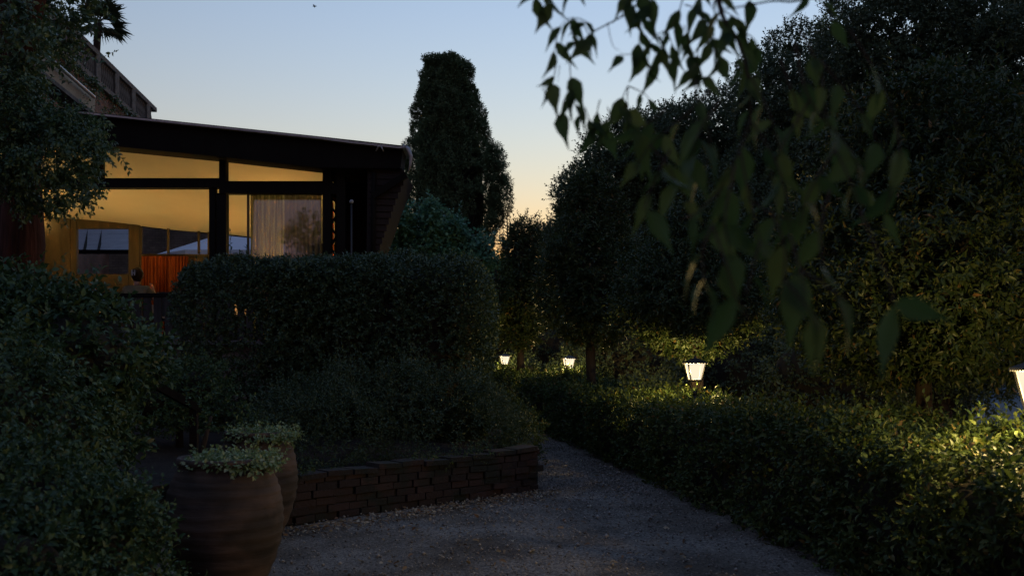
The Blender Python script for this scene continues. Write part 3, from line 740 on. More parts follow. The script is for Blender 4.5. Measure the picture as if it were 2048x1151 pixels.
# ------------------------------------------------------------------ pavilion
YF = 16.0
pv = thing('pavilion', 'dark timber restaurant pavilion with warm lit cream ceiling above the tall hedge', 'pavilion', (-6, 16, 0))
def xz(px, py, Y=YF): q = at(px, py, Y); return (q.x, q.z)
ZFL = 1.73
mb = MB(); mb.box(-12.2, -2.2, 15.25, 21.6, -.1, ZFL); mb.build('plinth', M['rubble'], pv)
mb = MB(); mb.box(-12.3, -2.1, 15.1, 15.6, ZFL + .002, ZFL + .07); mb.build('ledge', M['stone'], pv)
mb = MB(); mb.prism([xz(-150, 195), xz(205, 236), xz(640, 282), xz(812, 301), xz(806, 345), xz(648, 344), xz(440, 321), xz(195, 297), xz(-150, 262)], 15.62, 16.12)
mb.build('fascia', M['black_wood'], pv)
def cz(x, y): return 5.09 - .1 * (x + 6.98) - .162 * (y - 16)
# ceiling (lined underneath, roof above)
V = []; nx_, ny_ = 24, 12
for j in range(ny_ + 1):
    for i in range(nx_ + 1):
        x = -12.0 + i * (8.85 / nx_); y = 16.125 + j * (4.9 / ny_); V.append((x, y, cz(x, y) + .02 * math.sin(i * .9) * math.sin(j * 1.1)))
a = np.array([j * (nx_ + 1) + i for j in range(ny_) for i in range(nx_)])
obj('ceiling', V, np.stack([a, a + 1, a + nx_ + 2, a + nx_ + 1], 1), M['cream'], pv, True)
mb = MB()
for (x0, x1) in ((-12.2, -3.0),):
    top = [(x, y, cz(x, y) + d) for (x, y) in ((x0, 15.7), (x1, 15.7), (x1, 21.5), (x0, 21.5)) for d in (.10, .30)]
    top = [(x, y, z) for x, y, z in top]
    mb.add(top, [(0, 2, 4, 6), (1, 7, 5, 3), (0, 1, 3, 2), (2, 3, 5, 4), (4, 5, 7, 6), (6, 7, 1, 0)])
mb.build('roof', M['black_wood'], pv)
# roof edge sheet with the turned-up end
mb = MB(); tops = [xz(-150, 193, 15.6), xz(205, 234, 15.6), xz(640, 280, 15.6), xz(700, 288, 15.6), xz(800, 299, 15.6), xz(816, 297, 15.6)]
for i in range(len(tops) - 1):
    (xa, za), (xb, zb) = tops[i], tops[i + 1]
    mb.add([(xa, 15.5, za), (xb, 15.5, zb), (xb, 16.3, zb - .02), (xa, 16.3, za - .02), (xa, 15.5, za + .03), (xb, 15.5, zb + .03), (xb, 16.3, zb + .01), (xa, 16.3, za + .01)],
           [(0, 3, 2, 1), (4, 5, 6, 7), (0, 1, 5, 4), (2, 3, 7, 6), (1, 2, 6, 5), (3, 0, 4, 7)])
mb.build('roof_sheet', M['zinc'], pv)
q = [at(816, 297, 15.45), at(822, 312, 15.45), at(821, 330, 15.45), at(816, 345, 15.45)]
mb = MB(); mb.tube([at(812, 293, 15.45)] + q, [.02, .035, .03, .022, .01], 8)
mb.build('gutter_end', M['zinc'], pv, True)
mb = MB(); mb.tube([at(752, 302, 15.5), at(757, 293, 15.5), at(763, 293, 15.5), at(767, 303, 15.5)], .014, 6); mb.build('roof_hook', M['zinc'], pv, True)
mb = MB(); mb.tube([at(807, 300, 15.5), at(807, 288, 15.5)], .01, 6); mb.build('roof_spike', M['zinc'], pv, True)
# posts and beams of the front
def post(x0, x1, y0, y1, d0=15.92, d1=16.1, m_='black_wood', nm='post'):
    a_, b_ = at(x0, y0, d0), at(x1, y1, d0); mb = MB(); mb.box(a_.x, b_.x, d0, d1, min(a_.z, b_.z), max(a_.z, b_.z)); return mb.build(nm, M[m_], pv)
post(186, 201, 290, 356); post(438, 451, 318, 362); post(433, 452, 386, 690, 15.93, 16.1); post(418, 430, 376, 690, 15.95, 16.08)
post(645, 661, 335, 690, 15.90, 16.1); post(673, 690, 335, 690, 15.90, 16.06)
post(-100, 437.5, 356, 375, 15.915, 16.105, nm='beam'); post(438, 645, 362, 386, 15.905, 16.105, nm='beam')
post(661, 673, 366, 388, 15.92, 16.05, nm='beam')
post(-60, 5, 375, 690)
# lattice of the corner column
mb = MB()
for k in range(14):
    y0 = 346 + k * 21; y1 = y0 + 21
    if y0 > 362 and y0 < 390: continue
    xa, xb = (660, 674) if k % 2 else (674, 660)
    mb.beam(at(xa, y0, 15.97), at(xb, y1, 15.97), .03, .055, (0, 1, 0))
mb.build('lattice', M['black_wood'], pv)
mb = MB(); mb.beam(at(660, 347, 15.96), at(674, 364, 15.96), .03, .035, (0, 1, 0)); mb.beam(at(674, 347, 15.955), at(660, 364, 15.955), .03, .035, (0, 1, 0)); mb.build('cross_brace', M['black_wood'], pv)
# side wall
sx = -3.10
mb = MB()
def zs(y): return cz(sx, y)
mb.add([(sx, 17.15, ZFL), (sx, 17.15, zs(17.15)), (sx, 21.3, zs(21.3)), (sx, 21.3, ZFL), (sx - .1, 17.15, ZFL), (sx - .1, 17.15, zs(17.15)), (sx - .1, 21.3, zs(21.3)), (sx - .1, 21.3, ZFL)],
       [(0, 3, 2, 1), (4, 5, 6, 7), (0, 1, 5, 4), (2, 3, 7, 6), (1, 2, 6, 5)])
for y in (17.2, 18.0, 18.8, 19.6, 20.4): mb.box(sx, sx + .06, y, y + .1, ZFL, zs(y) - .01)
mb.build('side_wall', M['black_wood'], pv)
mb = MB(); mb.box(-3.05, -1.95, 16.125, 17.3, 4.62, 4.70); mb.build('soffit', M['black_wood'], pv)
mb = MB(); mb.box(-3.03, -2.46, 16.93, 16.99, ZFL, 4.615); mb.build('recess_panel', M['black_wood'], pv)
mb = MB(); mb.box(sx - .06, sx + .03, 16.12, 17.14, 4.28, zs(17.1) - .05); mb.build('side_beam', M['black_wood'], pv)
# splayed timber-clad pier at the right, under the roof overhang
P_ = [xz(738, 340, 15.9), xz(806, 340, 15.9), xz(814, 352, 15.9), xz(793, 402, 15.9), xz(755, 512, 15.9), xz(748, 560, 15.9), xz(735, 560, 15.9)]
mb = MB(); mb.prism(P_, 15.75, 16.9); mb.build('splayed_pier', M['brown_wood'], pv)
mb = MB()
for k in range(14):
    y = 352 + k * 13; xr = np.interp(y, [352, 402, 512, 560], [812, 792, 754, 747])
    mb.beam(at(738, y, 15.74), at(xr, y + 1, 15.74), .02, .085, (0, 0, 1))
mb.build('boards', M['brown_wood'], pv)
mb = MB(); mb.tube([at(748, 345, 15.7), at(745, 560, 15.7)], .04, 8); mb.build('drainpipe', M['black_wood'], pv, True)
pl_ = thing('pole_lamp', 'small unlit globe lamp on a thin pole before the dark right end of the pavilion', 'lamp', tuple(at(703, 560, 15.4)))
mb = MB(); mb.tube([at(703, 700, 15.4), at(703, 408, 15.4)], .016, 8); mb.build('pole', M['iron'], pl_, True)
mb = MB(); q = at(703, 403, 15.4); mb.lathe([(.0, -.03), (.022, -.028), (.034, -.01), (.034, .01), (.02, .03), (0, .033)], tuple(q), 14); mb.build('globe', M['frosted'], pl_, True)
mb = MB(); mb.beam(at(745, 392, 15.68), at(812, 350, 15.68), .08, .1); mb.build('brace', M['black_wood'], pv)
# low plank railing at the front edge
mb = MB(); a_ = at(-60, 590, 15.35); b_ = at(560, 590, 15.35); mb.beam(a_, b_, .07, .06); mb.build('rail', M['black_wood'], pv)
x = a_.x
while x < b_.x:
    mb = MB(); wd = rng.uniform(.10, .13); mb.box(x, x + wd, 15.33, 15.36, ZFL + .08, a_.z - .03); mb.build('plank', M['plank'], pv); x += wd + rng.uniform(.03, .07)
# back wall: windows, wooden piers and sill
YB = 20.95
def bpost(x0, x1, y0, y1, m_='light_wood', nm='back_wall_panel', th=.1, Y=YB):
    a_, b_ = at(x0, y0, Y), at(x1, y1, Y); mb = MB(); mb.box(a_.x, b_.x, Y, Y + th, min(a_.z, b_.z), max(a_.z, b_.z)); return mb.build(nm, M[m_], pv)
bpost(-120, 140, 380, 700); bpost(141, 153, 420, 700); bpost(257, 279, 420, 700, th=.14)
bpost(154, 256, 548, 700); bpost(280, 412, 512, 700); bpost(280, 650, 508, 511.5, nm='window_sill', th=.2, Y=YB - .06); bpost(415, 424, 425, 690)
bpost(425, 700, 512, 700, 'black_wood'); bpost(640, 739, 400, 507)
bpost(154, 256, 430, 457, nm='window_head'); bpost(280, 284, 455, 507, 'light_wood', 'window_frame', .06)
for x_ in (334, 395): bpost(x_, x_ + 4, 455, 507, 'light_wood', 'window_frame', .05)
# sconces' wall: left end wall
mb = MB(); mb.box(-12.2, -12.05, 16.2, 20.9, ZFL, 5.3); mb.build('end_wall', M['light_wood'], pv)
# glass in the right-hand bay
a_, b_ = at(498, 386, 16.02), at(645, 690, 16.02)
mb = MB(); mb.add([(a_.x, 16.015, b_.z), (b_.x, 16.015, b_.z), (b_.x, 16.165, a_.z), (a_.x, 16.165, a_.z), (a_.x, 16.025, b_.z), (b_.x, 16.025, b_.z), (b_.x, 16.175, a_.z), (a_.x, 16.175, a_.z)], [(0, 1, 2, 3), (7, 6, 5, 4), (0, 4, 5, 1), (1, 5, 6, 2), (2, 6, 7, 3), (3, 7, 4, 0)]); gl = mb.build('glass_pane', M['glass'], pv)
mb = MB(); mb.box(a_.x - .03, a_.x, 16.0, 16.05, b_.z, a_.z); mb.build('glass_frame', M['light_wood'], pv)

def curtain(name, label, pa, pb, z0, z1, mt, folds, amp, group=None, gather=0):
    n = folds * 8; V = []
    pa = Vector(pa); pb = Vector(pb); d = (pb - pa).normalized(); nn = Vector((-d.y, d.x, 0)); L_ = (pb - pa).length
    for j, t_ in enumerate((0, .12, .4, .7, 1)):
        for i in range(n + 1):
            s_ = i / n; a2 = amp * (1 + .5 * math.sin(i * .13 + 1)) * (.6 + .4 * t_)
            q = pa + d * L_ * (s_ - gather * t_ * s_ * (1 - s_)) + nn * a2 * math.sin(2 * math.pi * folds * s_ + .6 * math.sin(s_ * 9))
            V.append((q.x, q.y, z1 + (z0 - z1) * t_))
    Fc = [(j * (n + 1) + i, j * (n + 1) + i + 1, (j + 1) * (n + 1) + i + 1, (j + 1) * (n + 1) + i) for j in range(4) for i in range(n)]
    t = obj(name, V, Fc, mt, None, True)
    return tag(t, label, 'curtain', group)
a_ = at(283, 0, 20.8); b_ = at(376, 0, 20.8)
curtain('curtain', 'gathered orange curtain below the back window sill', (a_.x, 20.8, 0), (b_.x, 20.8, 0), ZFL + .1, at(0, 512, 20.8).z, M['orange'], 15, .035)
curtain('curtain', 'glowing orange curtain strip behind the lattice corner column', (sx - .12, 16.35, 0), (sx - .12, 17.12, 0), ZFL + .1, 4.3, M['orange'], 5, .03)
a_ = at(500, 0, 16.25); b_ = at(566, 0, 16.25)
curtain('curtain', 'pale gold curtain gathered at the left side of the reflecting glass pane', (a_.x, 16.29, 0), (b_.x, 16.29, 0), ZFL + .1, at(0, 383, 16.25).z, M['sheer'], 9, .035, gather=.1)
a_ = at(568, 0, 16.27); b_ = at(642, 0, 16.27)
curtain('curtain', 'thin dull curtain behind the right side of the reflecting glass pane', (a_.x, 16.29, 0), (b_.x, 16.29, 0), ZFL + .1, at(0, 383, 16.27).z, M['dull'], 7, .03)

# outside beyond the back windows
um = thing('parasol', 'white canvas parasol seen through the back windows of the pavilion', 'parasol', (-7.1, 25, 0))
mb = MB(); ap = at(482, 455, 25); rr = 2.1; seg = 8; V = [tuple(ap)]; 
for k in range(seg):
    an = 2 * math.pi * (k + .5) / seg; V.append((ap.x + rr * math.cos(an), 25 + rr * math.sin(an), 4.1))
for k in range(seg):
    an = 2 * math.pi * (k + .5) / seg; V.append((ap.x + rr * math.cos(an), 25 + rr * math.sin(an), 3.95))
mb.add(V, [(0, 1 + k, 1 + (k + 1) % seg) for k in range(seg)] + [(1 + k, 9 + k, 9 + (k + 1) % seg, 1 + (k + 1) % seg) for k in range(seg)]); mb.build('canopy', M['white'], um)
mb = MB(); mb.tube([(ap.x, 25, 0), (ap.x, 25, ap.z - .03)], .03, 8); mb.build('pole', M['iron'], um)
le = thing('glazed_lean_to', 'pale glazed lean-to roof with dark rafters behind the left back window', 'lean-to', (-11, 25, 0))
A = [at(150, 440, 29), at(262, 440, 29), at(262, 500, 24), at(150, 500, 24)]
mb = MB(); mb.add([tuple(q) for q in A] + [tuple(q - Vector((0, 0, .03))) for q in A], [(0, 1, 2, 3), (7, 6, 5, 4), (0, 4, 5, 1), (1, 5, 6, 2), (2, 6, 7, 3), (3, 7, 4, 0)]); mb.build('roof_panel', M['frosted'], le)
mb = MB()
for s_ in (0, .25, .5, .75, 1): mb.beam(A[3].lerp(A[2], s_) + Vector((-.8, -.05, -.06)), A[0].lerp(A[1], s_) + Vector((-.8, 0, -.06)), .07, .1)
mb.beam(A[3] + Vector((0, -.08, -.05)), A[2] + Vector((0, -.08, -.05)), .1, .1)
mb.beam(A[3].lerp(A[0], .5) + Vector((0, -.05, -.05)), A[2].lerp(A[1], .5) + Vector((0, -.05, -.05)), .06, .06); mb.build('rafters', M['black_wood'], le)
mb = MB()
for q in A: mb = MB(); mb.tube([(q.x, q.y, 0), tuple(q)], .05, 8); mb.build('leg', M['black_wood'], le)
mb = MB(); mb.box(-14.5, -6.0, 34, 34.4, -.2, 6.1); ob_ = mb.build('stone_wall', M['rubble']); tag(ob_, 'dim stone wall beyond the parasol behind the pavilion', 'wall')

# ------------------------------------------------------------------ lamps and furniture in the pavilion
def warm_light(par, loc, P_, rad=.06, col=(1, .70, .25)):
    l = bpy.data.lights.new('bulb', 'POINT'); l.energy = P_; l.color = col; l.shadow_soft_size = rad
    o = bpy.data.objects.new('bulb', l); C.objects.link(o); o.parent = par; o.location = Vector(loc) - wloc(par); return o
def floor_lamp(x, y, label, P_, h=1.1):
    z = ZFL; t = thing('floor_lamp', label, 'lamp', (x, y, z), 'warm floor lamps inside the pavilion')
    mb = MB(); mb.lathe([(.0, 0), (.13, 0), (.13, .02), (.02, .04), (.015, h - .12), (.03, h - .1)], (x, y, z), 16); mb.build('stand', M['iron'], t, True)
    mb = MB(); mb.lathe([(.15, h - .14), (.20, h - .16), (.20, h - .155), (.24, h + .05), (.235, h + .05), (.15, h - .135)], (x, y, z), 20); mb.build('lamp_shade', M['shade'], t, True)
    warm_light(t, (x, y, z + h - .02), P_); return t
LP = 1.05
floor_lamp(-8.25, 18.6, 'floor lamp behind the big left bush, shining up at the ceiling', LP * 1.5, .8)
floor_lamp(-4.15, 17.2, 'floor lamp behind the tall hedge, nearest the sheer curtain', LP * 1.3, 1.15)
floor_lamp(-9.9, 18.6, 'floor lamp at the far left end of the pavilion', LP * 1.1, .9)
floor_lamp(-5.6, 19.6, 'floor lamp behind the tall hedge near the back wall', LP * .8, .8)
wl = thing('wall_lamp', 'small lit wall lamp on the wooden wall behind the red trunk', 'lamp', tuple(at(72, 436, 20.8)))
q = at(76, 432, 20.8)
mb = MB(); mb.lathe([(.13, -.05), (.05, .06), (.045, .06), (.12, -.05)], tuple(q), 14); mb.build('lamp_shade', M['shade'], wl, True)
mb = MB(); mb.tube([(q.x, 20.94, q.z), (q.x, 20.8, q.z + .05)], .01, 6); mb.build('bracket', M['iron'], wl); warm_light(wl, (q.x, 20.75, q.z - .12), .12, .03)

def chair(x, y, label):
    t = thing('chair', label, 'chair', (x, y, ZFL)); z = ZFL
    mb = MB(); mb.box(x - .23, x + .23, y - .22, y + .24, z + .42, z + .47); mb.build('seat', M['wicker'], t)
    mb = MB(); mb.box(x - .23, x + .23, y - .27, y - .225, z + .50, z + .92); mb.build('backrest', M['wicker'], t)
    for sx_ in (-1, 1):
        for sy_ in (-1, 1):
            mb = MB(); hh = .42 if sy_ > 0 else .92
            mb.box(x + sx_ * .21 - .02, x + sx_ * .21 + .02, y + (.20 if sy_ > 0 else -.31), y + (.24 if sy_ > 0 else -.275), z, z + hh); mb.build('leg', M['light_wood'], t)
    return t
chair(-6.75, 17.05, 'wicker chair with the seated person, at the left end of the tall hedge')
chair(-5.9, 16.7, 'wicker chair seen dimly behind the left end of the tall hedge')
tb = thing('dining_table', 'cloth covered dining table in front of the seated person', 'table', (-6.7, 17.9, ZFL))
mb = MB(); mb.box(-7.2, -6.2, 17.6, 18.4, ZFL + .72, ZFL + .75); mb.build('tabletop', M['light_wood'], tb)
for x_ in (-7.1, -6.3):
    for y_ in (17.7, 18.3): mb = MB(); mb.box(x_ - .03, x_ + .03, y_ - .03, y_ + .03, ZFL, ZFL + .72); mb.build('leg', M['light_wood'], tb)
mb = MB(); mb.box(-7.25, -6.15, 17.55, 18.45, ZFL + .752, ZFL + .758); mb.box(-7.25, -6.15, 17.545, 17.549, ZFL + .45, ZFL + .757)
tag(mb.build('tablecloth', M['cloth']), 'cream cloth hanging over the dining table', 'tablecloth')

# seated person
def skinned(name, verts, edges, radii, mt, parent, sub=1, root=0):
    me = bpy.data.meshes.new(name); off = wloc(parent)
    me.from_pydata([tuple(Vector(v_) - off) for v_ in verts], edges, []); me.materials.append(mt)
    o = bpy.data.objects.new(name, me); C.objects.link(o); o.parent = parent
    s_ = o.modifiers.new('skin', 'SKIN'); s_.use_smooth_shade = True
    if not me.skin_vertices: 
        bpy.context.view_layer.objects.active = o
    sv = me.skin_vertices[0].data if me.skin_vertices else None
    if sv is None: return o
    for i_, r_ in enumerate(radii): sv[i_].radius = (r_, r_) if not hasattr(r_, '__len__') else r_
    sv[root].use_root = True
    m2 = o.modifiers.new('sub', 'SUBSURF'); m2.levels = sub; m2.render_levels = sub
    return o
px0, py0 = -6.72, 17.0
pe = thing('person', 'person with dark clipped-up hair seen from behind, seated at the table in the pavilion', 'person', (px0, py0, ZFL))
def Pz(x, y, z): return (px0 + x, py0 + y, ZFL + z)
V = [Pz(0, 0, .52), Pz(0, 0, .75), Pz(0, .02, .95), Pz(0, .02, 1.06), Pz(0, .03, 1.14), Pz(0, .04, 1.22), Pz(0, .05, 1.30),  # 0-6 pelvis..head
     Pz(-.19, .02, 1.0), Pz(-.27, .12, .78), Pz(-.15, .34, .80),   # left arm 7-9
     Pz(.19, .02, 1.0), Pz(.30, .14, .80), Pz(.20, .26, 1.02),     # right arm raised 10-12
     Pz(-.10, .10, .52), Pz(-.12, .45, .54), Pz(-.12, .47, .08), Pz(-.12, .60, .04),  # left leg 13-16
     Pz(.10, .10, .52), Pz(.12, .45, .54), Pz(.12, .47, .08), Pz(.12, .60, .04)]
E = [(0,1),(1,2),(2,3),(3,4),(4,5),(5,6),(2,7),(7,8),(8,9),(2,10),(10,11),(11,12),(0,13),(13,14),(14,15),(15,16),(0,17),(17,18),(18,19),(19,20)]
r_ = [.15, .14, .15, .06, .055, .09, .085, .062, .045, .03, .062, .045, .03, .09, .075, .05, .035, .09, .075, .05, .035]
hand = []
for base_i, dirn in ((9, Vector((.4, .8, .1))), (12, Vector((-.35, .2, .8)))):
    b_ = Vector(V[base_i]); dirn = dirn.normalized(); side = dirn.cross(Vector((0, 0, 1))).normalized()
    V.append(tuple(b_ + dirn * .07)); r_.append(.032); E.append((base_i, len(V) - 1)); pal = len(V) - 1
    for f_ in range(5):
        o_ = (f_ - 1.5) * .019 if f_ < 4 else .045; ln = (.055, .065, .06, .05, .045)[f_]
        s0 = Vector(V[pal]) + side * o_ + dirn * (.01 if f_ < 4 else -.04); V.append(tuple(s0 + dirn * ln * .5)); r_.append(.009); E.append((pal, len(V) - 1))
        V.append(tuple(s0 + dirn * ln + Vector((0, 0, -.012)))); r_.append(.008); E.append((len(V) - 2, len(V) - 1))
skinned('body', V, E, r_, M['skin'], pe, 2)
V2 = [Pz(0, 0, .55), Pz(0, 0, .75), Pz(0, .02, .96), Pz(0, .02, 1.04), Pz(-.19, .02, 1.0), Pz(-.25, .09, .86), Pz(.19, .02, 1.0), Pz(.27, .1, .87)]
skinned('shirt', V2, [(0,1),(1,2),(2,3),(2,4),(4,5),(2,6),(6,7)], [.17, .16, .17, .09, .085, .07, .085, .07], M['shirt'], pe, 2)
V2 = [Pz(0, 0, .50), Pz(-.10, .10, .52), Pz(-.12, .45, .54), Pz(-.12, .47, .12), Pz(.10, .10, .52), Pz(.12, .45, .54), Pz(.12, .47, .12)]
skinned('trousers', V2, [(0,1),(1,2),(2,3),(0,4),(4,5),(5,6)], [.165, .105, .09, .065, .105, .09, .065], M['trousers'], pe, 2)
mb = MB(); hc = np.array(Pz(0, .03, 1.27))
core(mb, hc, (.105, .125, .135), 1, 2, 5, .006, 30); core(mb, hc + [0, -.12, .03], (.06, .045, .07), 1, 2, 6, .008, 40, 16, 10)
hr = mb.build('hair', M['hair'], pe, True)
mb = MB(); mb.beam(hc + [-.03, -.165, .07], hc + [-.02, -.17, -.03], .012, .018); mb.beam(hc + [.02, -.165, .07], hc + [.025, -.17, -.03], .012, .018); mb.beam(hc + [-.025, -.172, .02], hc + [.025, -.172, .02], .012, .014)
mb.build('hair_clip', M['clip'], hr)
# face: eyes, nose, mouth, ears (turned away from the path)
mb = MB()
core(mb, hc + [0, .118, -.01], (.014, .022, .02), 1, nu=8, nv=6, disp=0); mb.build('nose', M['skin'], pe, True)
for s_ in (-1, 1):
    mb = MB(); core(mb, hc + [s_ * .1, .01, -.02], (.012, .022, .032), 1, nu=8, nv=6, disp=0); mb.build('ear', M['skin'], pe, True)
    mb = MB(); core(mb, hc + [s_ * .035, .112, .01], (.012, .008, .007), 1, nu=8, nv=6, disp=0); mb.build('eye', M['hair'], pe, True)
mb = MB(); core(mb, hc + [0, .112, -.06], (.024, .008, .007), 1, nu=8, nv=6, disp=0); mb.build('mouth', M['skin'], pe, True)

# wooden handrail near the left bushes
hr_ = thing('wooden_handrail', 'dark sloping wooden handrail between the left bush and the jars', 'handrail', (-3.0, 9.1, .3))
a_, b_ = at(205, 712, 8.3), at(400, 818, 9.1)
mb = MB(); mb.beam(a_, b_, .06, .07); mb.build('rail', M['black_wood'], hr_)
for q in (a_.lerp(b_, .05), at(388, 812, 9.06)): mb = MB(); mb.box(q.x - .035, q.x + .035, q.y - .03, q.y + .03, .3, q.z - .03); mb.build('post', M['brown_wood'], hr_)

# ------------------------------------------------------------------ terracotta jars
def jar(name_label, x, y, R_, H, lean):
    t = thing('terracotta_jar', name_label, 'jar', (x, y, .01), 'terracotta jars by the planter wall')
    pr = [(R_ * .50, 0), (R_ * .66, H * .10), (R_ * .84, H * .26), (R_ * .96, H * .42), (R_ * 1.0, H * .54), (R_ * .99, H * .64), (R_ * .94, H * .76), (R_ * .86, H * .85), (R_ * .77, H * .92), (R_ * .74, H * .95)]
    P2 = []
    for i in range(len(pr) - 1):
        for k in range(5):
            s_ = k / 5; P2.append((pr[i][0] + (pr[i + 1][0] - pr[i][0]) * s_ + .004 * math.sin(len(P2) * 1.9), pr[i][1] + (pr[i + 1][1] - pr[i][1]) * s_))
    P2.append(pr[-1])
    mb = MB(); mb.lathe([(0, 0)] + P2, (x, y, .01), 56, .006); mb.build('jar_body', M['terracotta'], t, True)
    mb = MB(); mb.lathe([(R_ * .73, H * .945), (R_ * .775, H * .955), (R_ * .79, H * .975), (R_ * .77, H), (R_ * .72, H), (R_ * .69, H * .97), (R_ * .69, H * .86), (0.01, H * .86)], (x, y, .01), 56, .008); mb.build('rim', M['terracotta'], t, True)
    return t
jar('big rounded terracotta jar nearest the camera beside the bottom left bush', -1.86, 6.15, .375, .92, 0)
jar('terracotta jar standing further back, half behind the nearest jar', -2.16, 8.05, .34, .93, 0)
def sedum(x, y, z, r, n, label):
    th_ = R.random(n) * 6.28; q = r * R.random(n) ** .5
    P = np.stack([x + q * np.cos(th_), y + q * np.sin(th_), np.full(n, z)], 1)
    N = np.stack([np.cos(th_) * q / r, np.sin(th_) * q / r, np.full(n, 1.)], 1)
    N[:, 2] *= R.uniform(.1, 1, n); V, Fc = sprigs(P, N, .11, 9, .032, .026, 1.0, .3, .15, 'leaf', .003)
    tag(obj('succulent_plant', V, Fc, M['l_sedum']), label, 'plant')
sedum(-1.78, 6.14, .87, .27, 260, 'pale green succulent plant filling the nearest terracotta jar')
sedum(-2.10, 8.02, .88, .26, 240, 'pale green succulent plant filling the terracotta jar further back')

# ------------------------------------------------------------------ path lanterns
def lantern(x, y, zt, label, rot=.05):
    """zt = height of the top of the glass"""
    t = thing('path_lantern', label, 'lantern', (x, y, 0), 'square lanterns along the hedge')
    ca, sa = math.cos(rot), math.sin(rot)
    def W(u, v_, z): return (x + u * ca - v_ * sa, y + u * sa + v_ * ca, z)
    h = .225; a1 = .118; a0 = .070; zb = zt - h
    cs = [(-1, -1), (1, -1), (1, 1), (-1, 1)]
    for i in range(4):
        (u0, v0), (u1, v1) = cs[i], cs[(i + 1) % 4]
        mb = MB(); e = .985
        o_ = [W(u0 * a0 * e, v0 * a0 * e, zb), W(u1 * a0 * e, v1 * a0 * e, zb), W(u1 * a1 * e, v1 * a1 * e, zt), W(u0 * a1 * e, v0 * a1 * e, zt)]
        i_ = [W(u0 * a0 * .95, v0 * a0 * .95, zb), W(u1 * a0 * .95, v1 * a0 * .95, zb), W(u1 * a1 * .95, v1 * a1 * .95, zt), W(u0 * a1 * .95, v0 * a1 * .95, zt)]
        mb.add(o_ + i_, [(0, 1, 2, 3), (7, 6, 5, 4)]); mb.build('glass_pane', M['pane_t'], t)
    mb = MB()
    for (u, v_) in cs:
        mb.beam(W(u * a0, v_ * a0, zb - .012), W(u * a1 * 1.01, v_ * a1 * 1.01, zt + .004), .016, .016)
        mb.tube([W(u * a0, v_ * a0, zb - .01), W(u * .035, v_ * .035, zb - .13), W(u * .012, v_ * .012, zb - .2)], .005, 5)
    for i in range(4):
        (u0, v0), (u1, v1) = cs[i], cs[(i + 1) % 4]
        mb.beam(W(u0 * a0, v0 * a0, zb), W(u1 * a0, v1 * a0, zb), .012, .012)
    mb.build('frame', M['iron'], t)
    mb = MB(); mb.add([W(u * a0 * .97, v_ * a0 * .97, z_) for z_ in (zb - .022, zb - .004) for (u, v_) in cs], [(3, 2, 1, 0), (4, 5, 6, 7), (0, 1, 5, 4), (1, 2, 6, 5), (2, 3, 7, 6), (3, 0, 4, 7)]); mb.build('base_plate', M['iron'], t)
    # roof: low pyramid with a scalloped skirt
    V = [W(0, 0, zt + .078)]; rim = []
    for i in range(4):
        (u0, v0), (u1, v1) = cs[i], cs[(i + 1) % 4]
        for k in range(12):
            s_ = k / 12; rim.append((u0 + (u1 - u0) * s_, v0 + (v1 - v0) * s_, k))
    n = len(rim)
    for (u, v_, k) in rim: V.append(W(u * .05, v_ * .05, zt + .062))
    for (u, v_, k) in rim: V.append(W(u * .143, v_ * .143, zt + .016))
    for (u, v_, k) in rim: V.append(W(u * .147, v_ * .147, zt + .004 - .010 * (k % 2)))
    for (u, v_, k) in rim: V.append(W(u * .142, v_ * .142, zt + .004 - .010 * (k % 2)))
    for (u, v_, k) in rim: V.append(W(u * .05, v_ * .05, zt + .05))
    Fc = [(0, 1 + k, 1 + (k + 1) % n) for k in range(n)]
    for q in range(4): Fc += [(1 + q * n + k, 1 + (q + 1) * n + k, 1 + (q + 1) * n + (k + 1) % n, 1 + q * n + (k + 1) % n) for k in range(n)]
    rf = obj('roof', V, Fc, M['iron'], t)
    mb = MB(); mb.lathe([(.018, zt + .068), (.02, zt + .082), (.008, zt + .095), (.012, zt + .103), (.0, zt + .112)], (x, y, 0), 10); mb.build('finial', M['iron'], rf, True)
    mb = MB(); mb.tube([(x, y, 0), (x, y, zb - .19)], [.024, .018], 10); mb.tube([(x, y, zb - .2), (x, y, zb - .15)], [.03, .012], 10); mb.build('post', M['iron'], t, True)
    warm_light(t, (x, y, zt - .11), LAMP, .03, (1, .70, .26)); return t
# lit frosted pane: glows and lets the bulb's light through
m, nt, p = newmat('lit_lantern_pane')
e_ = nt.nodes.new('ShaderNodeEmission'); e_.inputs[0].default_value = (1, .84, .60, 1); e_.inputs[1].default_value = .56 / K
t_ = nt.nodes.new('ShaderNodeBsdfTransparent'); t_.inputs[0].default_value = (.5, .5, .5, 1); ad = nt.nodes.new('ShaderNodeAddShader')
nt.links.new(e_.outputs[0], ad.inputs[0]); nt.links.new(t_.outputs[0], ad.inputs[1]); nt.links.new(ad.outputs[0], nt.nodes['Material Output'].inputs[0])
M['pane_t'] = m
LAMP = 13.0
zt = 1.455
la = lantern((1390 - 1024) / F * 13, 13, zt, 'lit square lantern in the middle of the right hedge row, clear of leaves')
for (px, yd, lab) in ((1138, 22, 'small lit lantern with leaves crossing its glass, second from the far end'), (1010, 27.5, 'smallest lit lantern, farthest down the path'), (2085, 5.6, 'large lit lantern cut off by the right edge of the picture')):
    q = copy_tree(la, ((px - 1024) / F * yd, yd, {22: .01, 27.5: .04, 5.6: .04}[yd]), lab)
    q.rotation_euler.z = {22: .14, 27.5: .2, 5.6: -.28}[yd]
